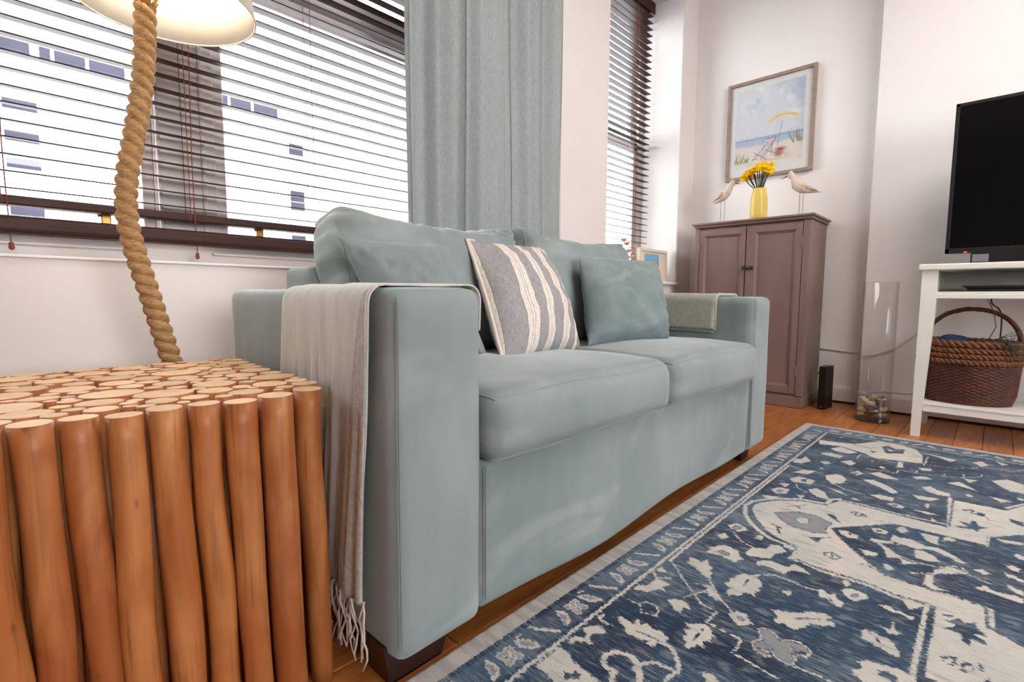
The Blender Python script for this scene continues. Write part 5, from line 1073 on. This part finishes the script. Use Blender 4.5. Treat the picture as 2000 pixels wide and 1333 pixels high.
paint('d', mm([(1.05, 0.5135), (2.0, 0.5135)]), 3); paint('s', mm([(1.058, 0.508), (1.991, 0.508)]), 7); paint('d', mm([(0.3, 0.5115), (1.05, 0.5115)]), 3); paint('d', mm([(2.0, 0.5115), (2.6, 0.5115)]), 3)
paint('s', mm([(1.991, 0.508), (1.975, 0.46), (1.985, 0.40)]), 4)
outb = np.maximum(gy-0.600, gx-2.705); CF = np.maximum(CF, outb); SELV = outb
# small scattered sprigs fill what no drawn motif covers, also beyond the frame
r3 = np.random.default_rng(3)
for q in range(520):
    x, y = r3.uniform(0.27, 2.6), r3.uniform(-0.2, 0.5); i = min(np.searchsorted(xs, x), len(xs)-1); j = min(np.searchsorted(ysn, y), len(ysn)-1); s_ = r3.uniform(0.008, 0.03)
    ii, jj = slice(max(i-9, 0), i+10), slice(max(j-9, 0), j+10)
    if CF[jj, ii].max() > -0.010 or MF[jj, ii].max() > -0.01: continue
    n = r3.integers(6, 12); a0 = r3.uniform(0, 6); paint('f', mm([(x+s_*r3.uniform(.45, 1)*math.cos(a0+2*PI*k/n)*1.1, y+s_*r3.uniform(.45, 1)*math.sin(a0+2*PI*k/n)*.8) for k in range(n)]), 0)
ys2 = np.arange(-1.04, -0.2, 0.0084)
jm = np.clip(np.searchsorted(ysn, -0.4-ys2), 0, len(ysn)-1)
ya = np.concatenate([ys2, ysn]); cf = np.concatenate([CF[jm], CF]); mf = np.concatenate([MF[jm], MF]); sf = np.concatenate([SELV[jm], SELV])
ny_, nx_ = len(ya), len(xs); GX, GY = np.meshgrid(xs, ya); Z = np.full(GX.shape, 0.0105)+r3.normal(0, 0.00025, GX.shape)
Z[0] = Z[-1] = 0.0006; Z[:, 0] = Z[:, -1] = 0.0006
V = np.stack([GX, GY, Z], -1).reshape(-1, 3); ia = np.arange(ny_*nx_).reshape(ny_, nx_)
Fq = np.stack([ia[:-1, :-1], ia[:-1, 1:], ia[1:, 1:], ia[1:, :-1]], -1).reshape(-1, 4)
me = bpy.data.meshes.new('rug'); me.vertices.add(len(V)); me.vertices.foreach_set('co', V.ravel())
me.loops.add(Fq.size); me.loops.foreach_set('vertex_index', Fq.ravel().astype(np.int32)); me.polygons.add(len(Fq)); me.polygons.foreach_set('loop_start', np.arange(0, Fq.size, 4, dtype=np.int32))
me.update(calc_edges=True); me.validate()
for nm, arr in (('cream', cf), ('mid', mf), ('selv', sf)): me.attributes.new(nm, 'FLOAT', 'POINT').data.foreach_set('value', arr.ravel().astype(np.float32))
RM = bpy.data.materials.new('rug_pile'); RM.use_nodes = True; N = RM.node_tree.nodes; L = RM.node_tree.links; b = N['Principled BSDF']
b.inputs['Roughness'].default_value = 0.95; b.inputs['Specular IOR Level'].default_value = 0.1; b.inputs['Sheen Weight'].default_value = 0.15
tc = N.new('ShaderNodeTexCoord')
def noi(sx_, sy_, det=3):
    mp = N.new('ShaderNodeMapping'); mp.inputs['Scale'].default_value = (sx_, sy_, 1); L.new(tc.outputs['Object'], mp.inputs[0]); n_ = N.new('ShaderNodeTexNoise'); n_.inputs['Scale'].default_value = 1.0; n_.inputs['Detail'].default_value = det; L.new(mp.outputs[0], n_.inputs['Vector']); return n_.outputs['Fac']
def mrange(s_, a, b_, c=0.0, d_=1.0):
    m_ = N.new('ShaderNodeMapRange'); m_.inputs[1].default_value = a; m_.inputs[2].default_value = b_; m_.inputs[3].default_value = c; m_.inputs[4].default_value = d_; L.new(s_, m_.inputs[0]); return m_.outputs[0]
def mth(op, a, b_):
    m_ = N.new('ShaderNodeMath'); m_.operation = op
    for k, v in enumerate((a, b_)):
        if hasattr(v, 'is_linked'): L.new(v, m_.inputs[k])
        else: m_.inputs[k].default_value = v
    return m_.outputs[0]
def mixc(f_, a, b_):
    m_ = N.new('ShaderNodeMix'); m_.data_type = 'RGBA'; L.new(f_, m_.inputs[0])
    for k, v in ((6, a), (7, b_)):
        if hasattr(v, 'is_linked'): L.new(v, m_.inputs[k])
        else: m_.inputs[k].default_value = v
    return m_.outputs[2]
def attr(nm): a = N.new('ShaderNodeAttribute'); a.attribute_name = nm; return a.outputs['Fac']
streak = noi(520, 26, 4); weave = noi(420, 420, 2); big = noi(3.2, 5.5, 4); jag = noi(230, 110, 3); big2 = noi(9, 3, 3)
nav = mixc(mrange(big, 0.4, 0.62), rgb(20, 38, 64), rgb(36, 66, 92))
worn = mrange(mth('ADD', mth('MULTIPLY', streak, 1.0), mth('MULTIPLY', big2, 0.6)), 0.80, 1.02)
nav = mixc(worn, nav, rgb(118, 134, 146)); dk = mrange(streak, 0.38, 0.30); nav = mixc(mth('MULTIPLY', dk, 0.7), nav, rgb(22, 30, 52))
fleck = mth('MULTIPLY', mrange(noi(75, 26, 5), 0.55, 0.66), 0.42); nav = mixc(fleck, nav, rgb(150, 156, 158))
sp_ = N.new('ShaderNodeSeparateXYZ'); gm = N.new('ShaderNodeNewGeometry'); L.new(gm.outputs['Position'], sp_.inputs[0])
bm_ = mth('MAXIMUM', mth('GREATER_THAN', sp_.outputs[1], 0.531), mth('GREATER_THAN', sp_.outputs[0], 2.625)); bm_ = mth('MULTIPLY', bm_, mth('MULTIPLY', mth('LESS_THAN', sp_.outputs[1], 0.588), mth('LESS_THAN', sp_.outputs[0], 2.692)))
nav = mixc(mth('MULTIPLY', bm_, mrange(mth('ADD', streak, big2), 0.8, 1.15, 0.1, 0.65)), nav, rgb(104, 120, 136))
crm = mixc(mrange(big, 0.35, 0.65), rgb(214, 207, 196), rgb(192, 191, 185)); crm = mixc(mth('MULTIPLY', mrange(streak, 0.52, 0.66), 0.6), crm, rgb(150, 154, 158)); crm = mixc(mth('MULTIPLY', mrange(noi(60, 14, 4), 0.56, 0.7), 0.5), crm, rgb(124, 134, 142))
gry = mixc(mrange(streak, 0.4, 0.6), rgb(112, 122, 132), rgb(160, 158, 158))
edge = mth('MULTIPLY', mth('SUBTRACT', jag, 0.5), 0.018)
fc = mrange(mth('ADD', attr('cream'), edge), -0.0012, 0.0012); fm_ = mrange(mth('ADD', attr('mid'), edge), -0.0012, 0.0012)
col = mixc(fc, nav, crm); col = mixc(fm_, col, gry)
sel = mixc(mrange(noi(60, 9, 3), 0.4, 0.6), rgb(186, 182, 176), rgb(164, 160, 157)); col = mixc(mrange(attr('selv'), -0.001, 0.001), col, sel)
L.new(col, b.inputs['Base Color'])
bp = N.new('ShaderNodeBump'); bp.inputs['Strength'].default_value = 0.5; bp.inputs['Distance'].default_value = 0.003; L.new(mth('ADD', weave, streak), bp.inputs['Height']); L.new(bp.outputs[0], b.inputs['Normal'])
me.materials.append(RM)
o = bpy.data.objects.new('rug', me); COL.objects.link(o); tag(o, 'navy and cream distressed medallion rug on the wooden floor before the sofa', 'rug')
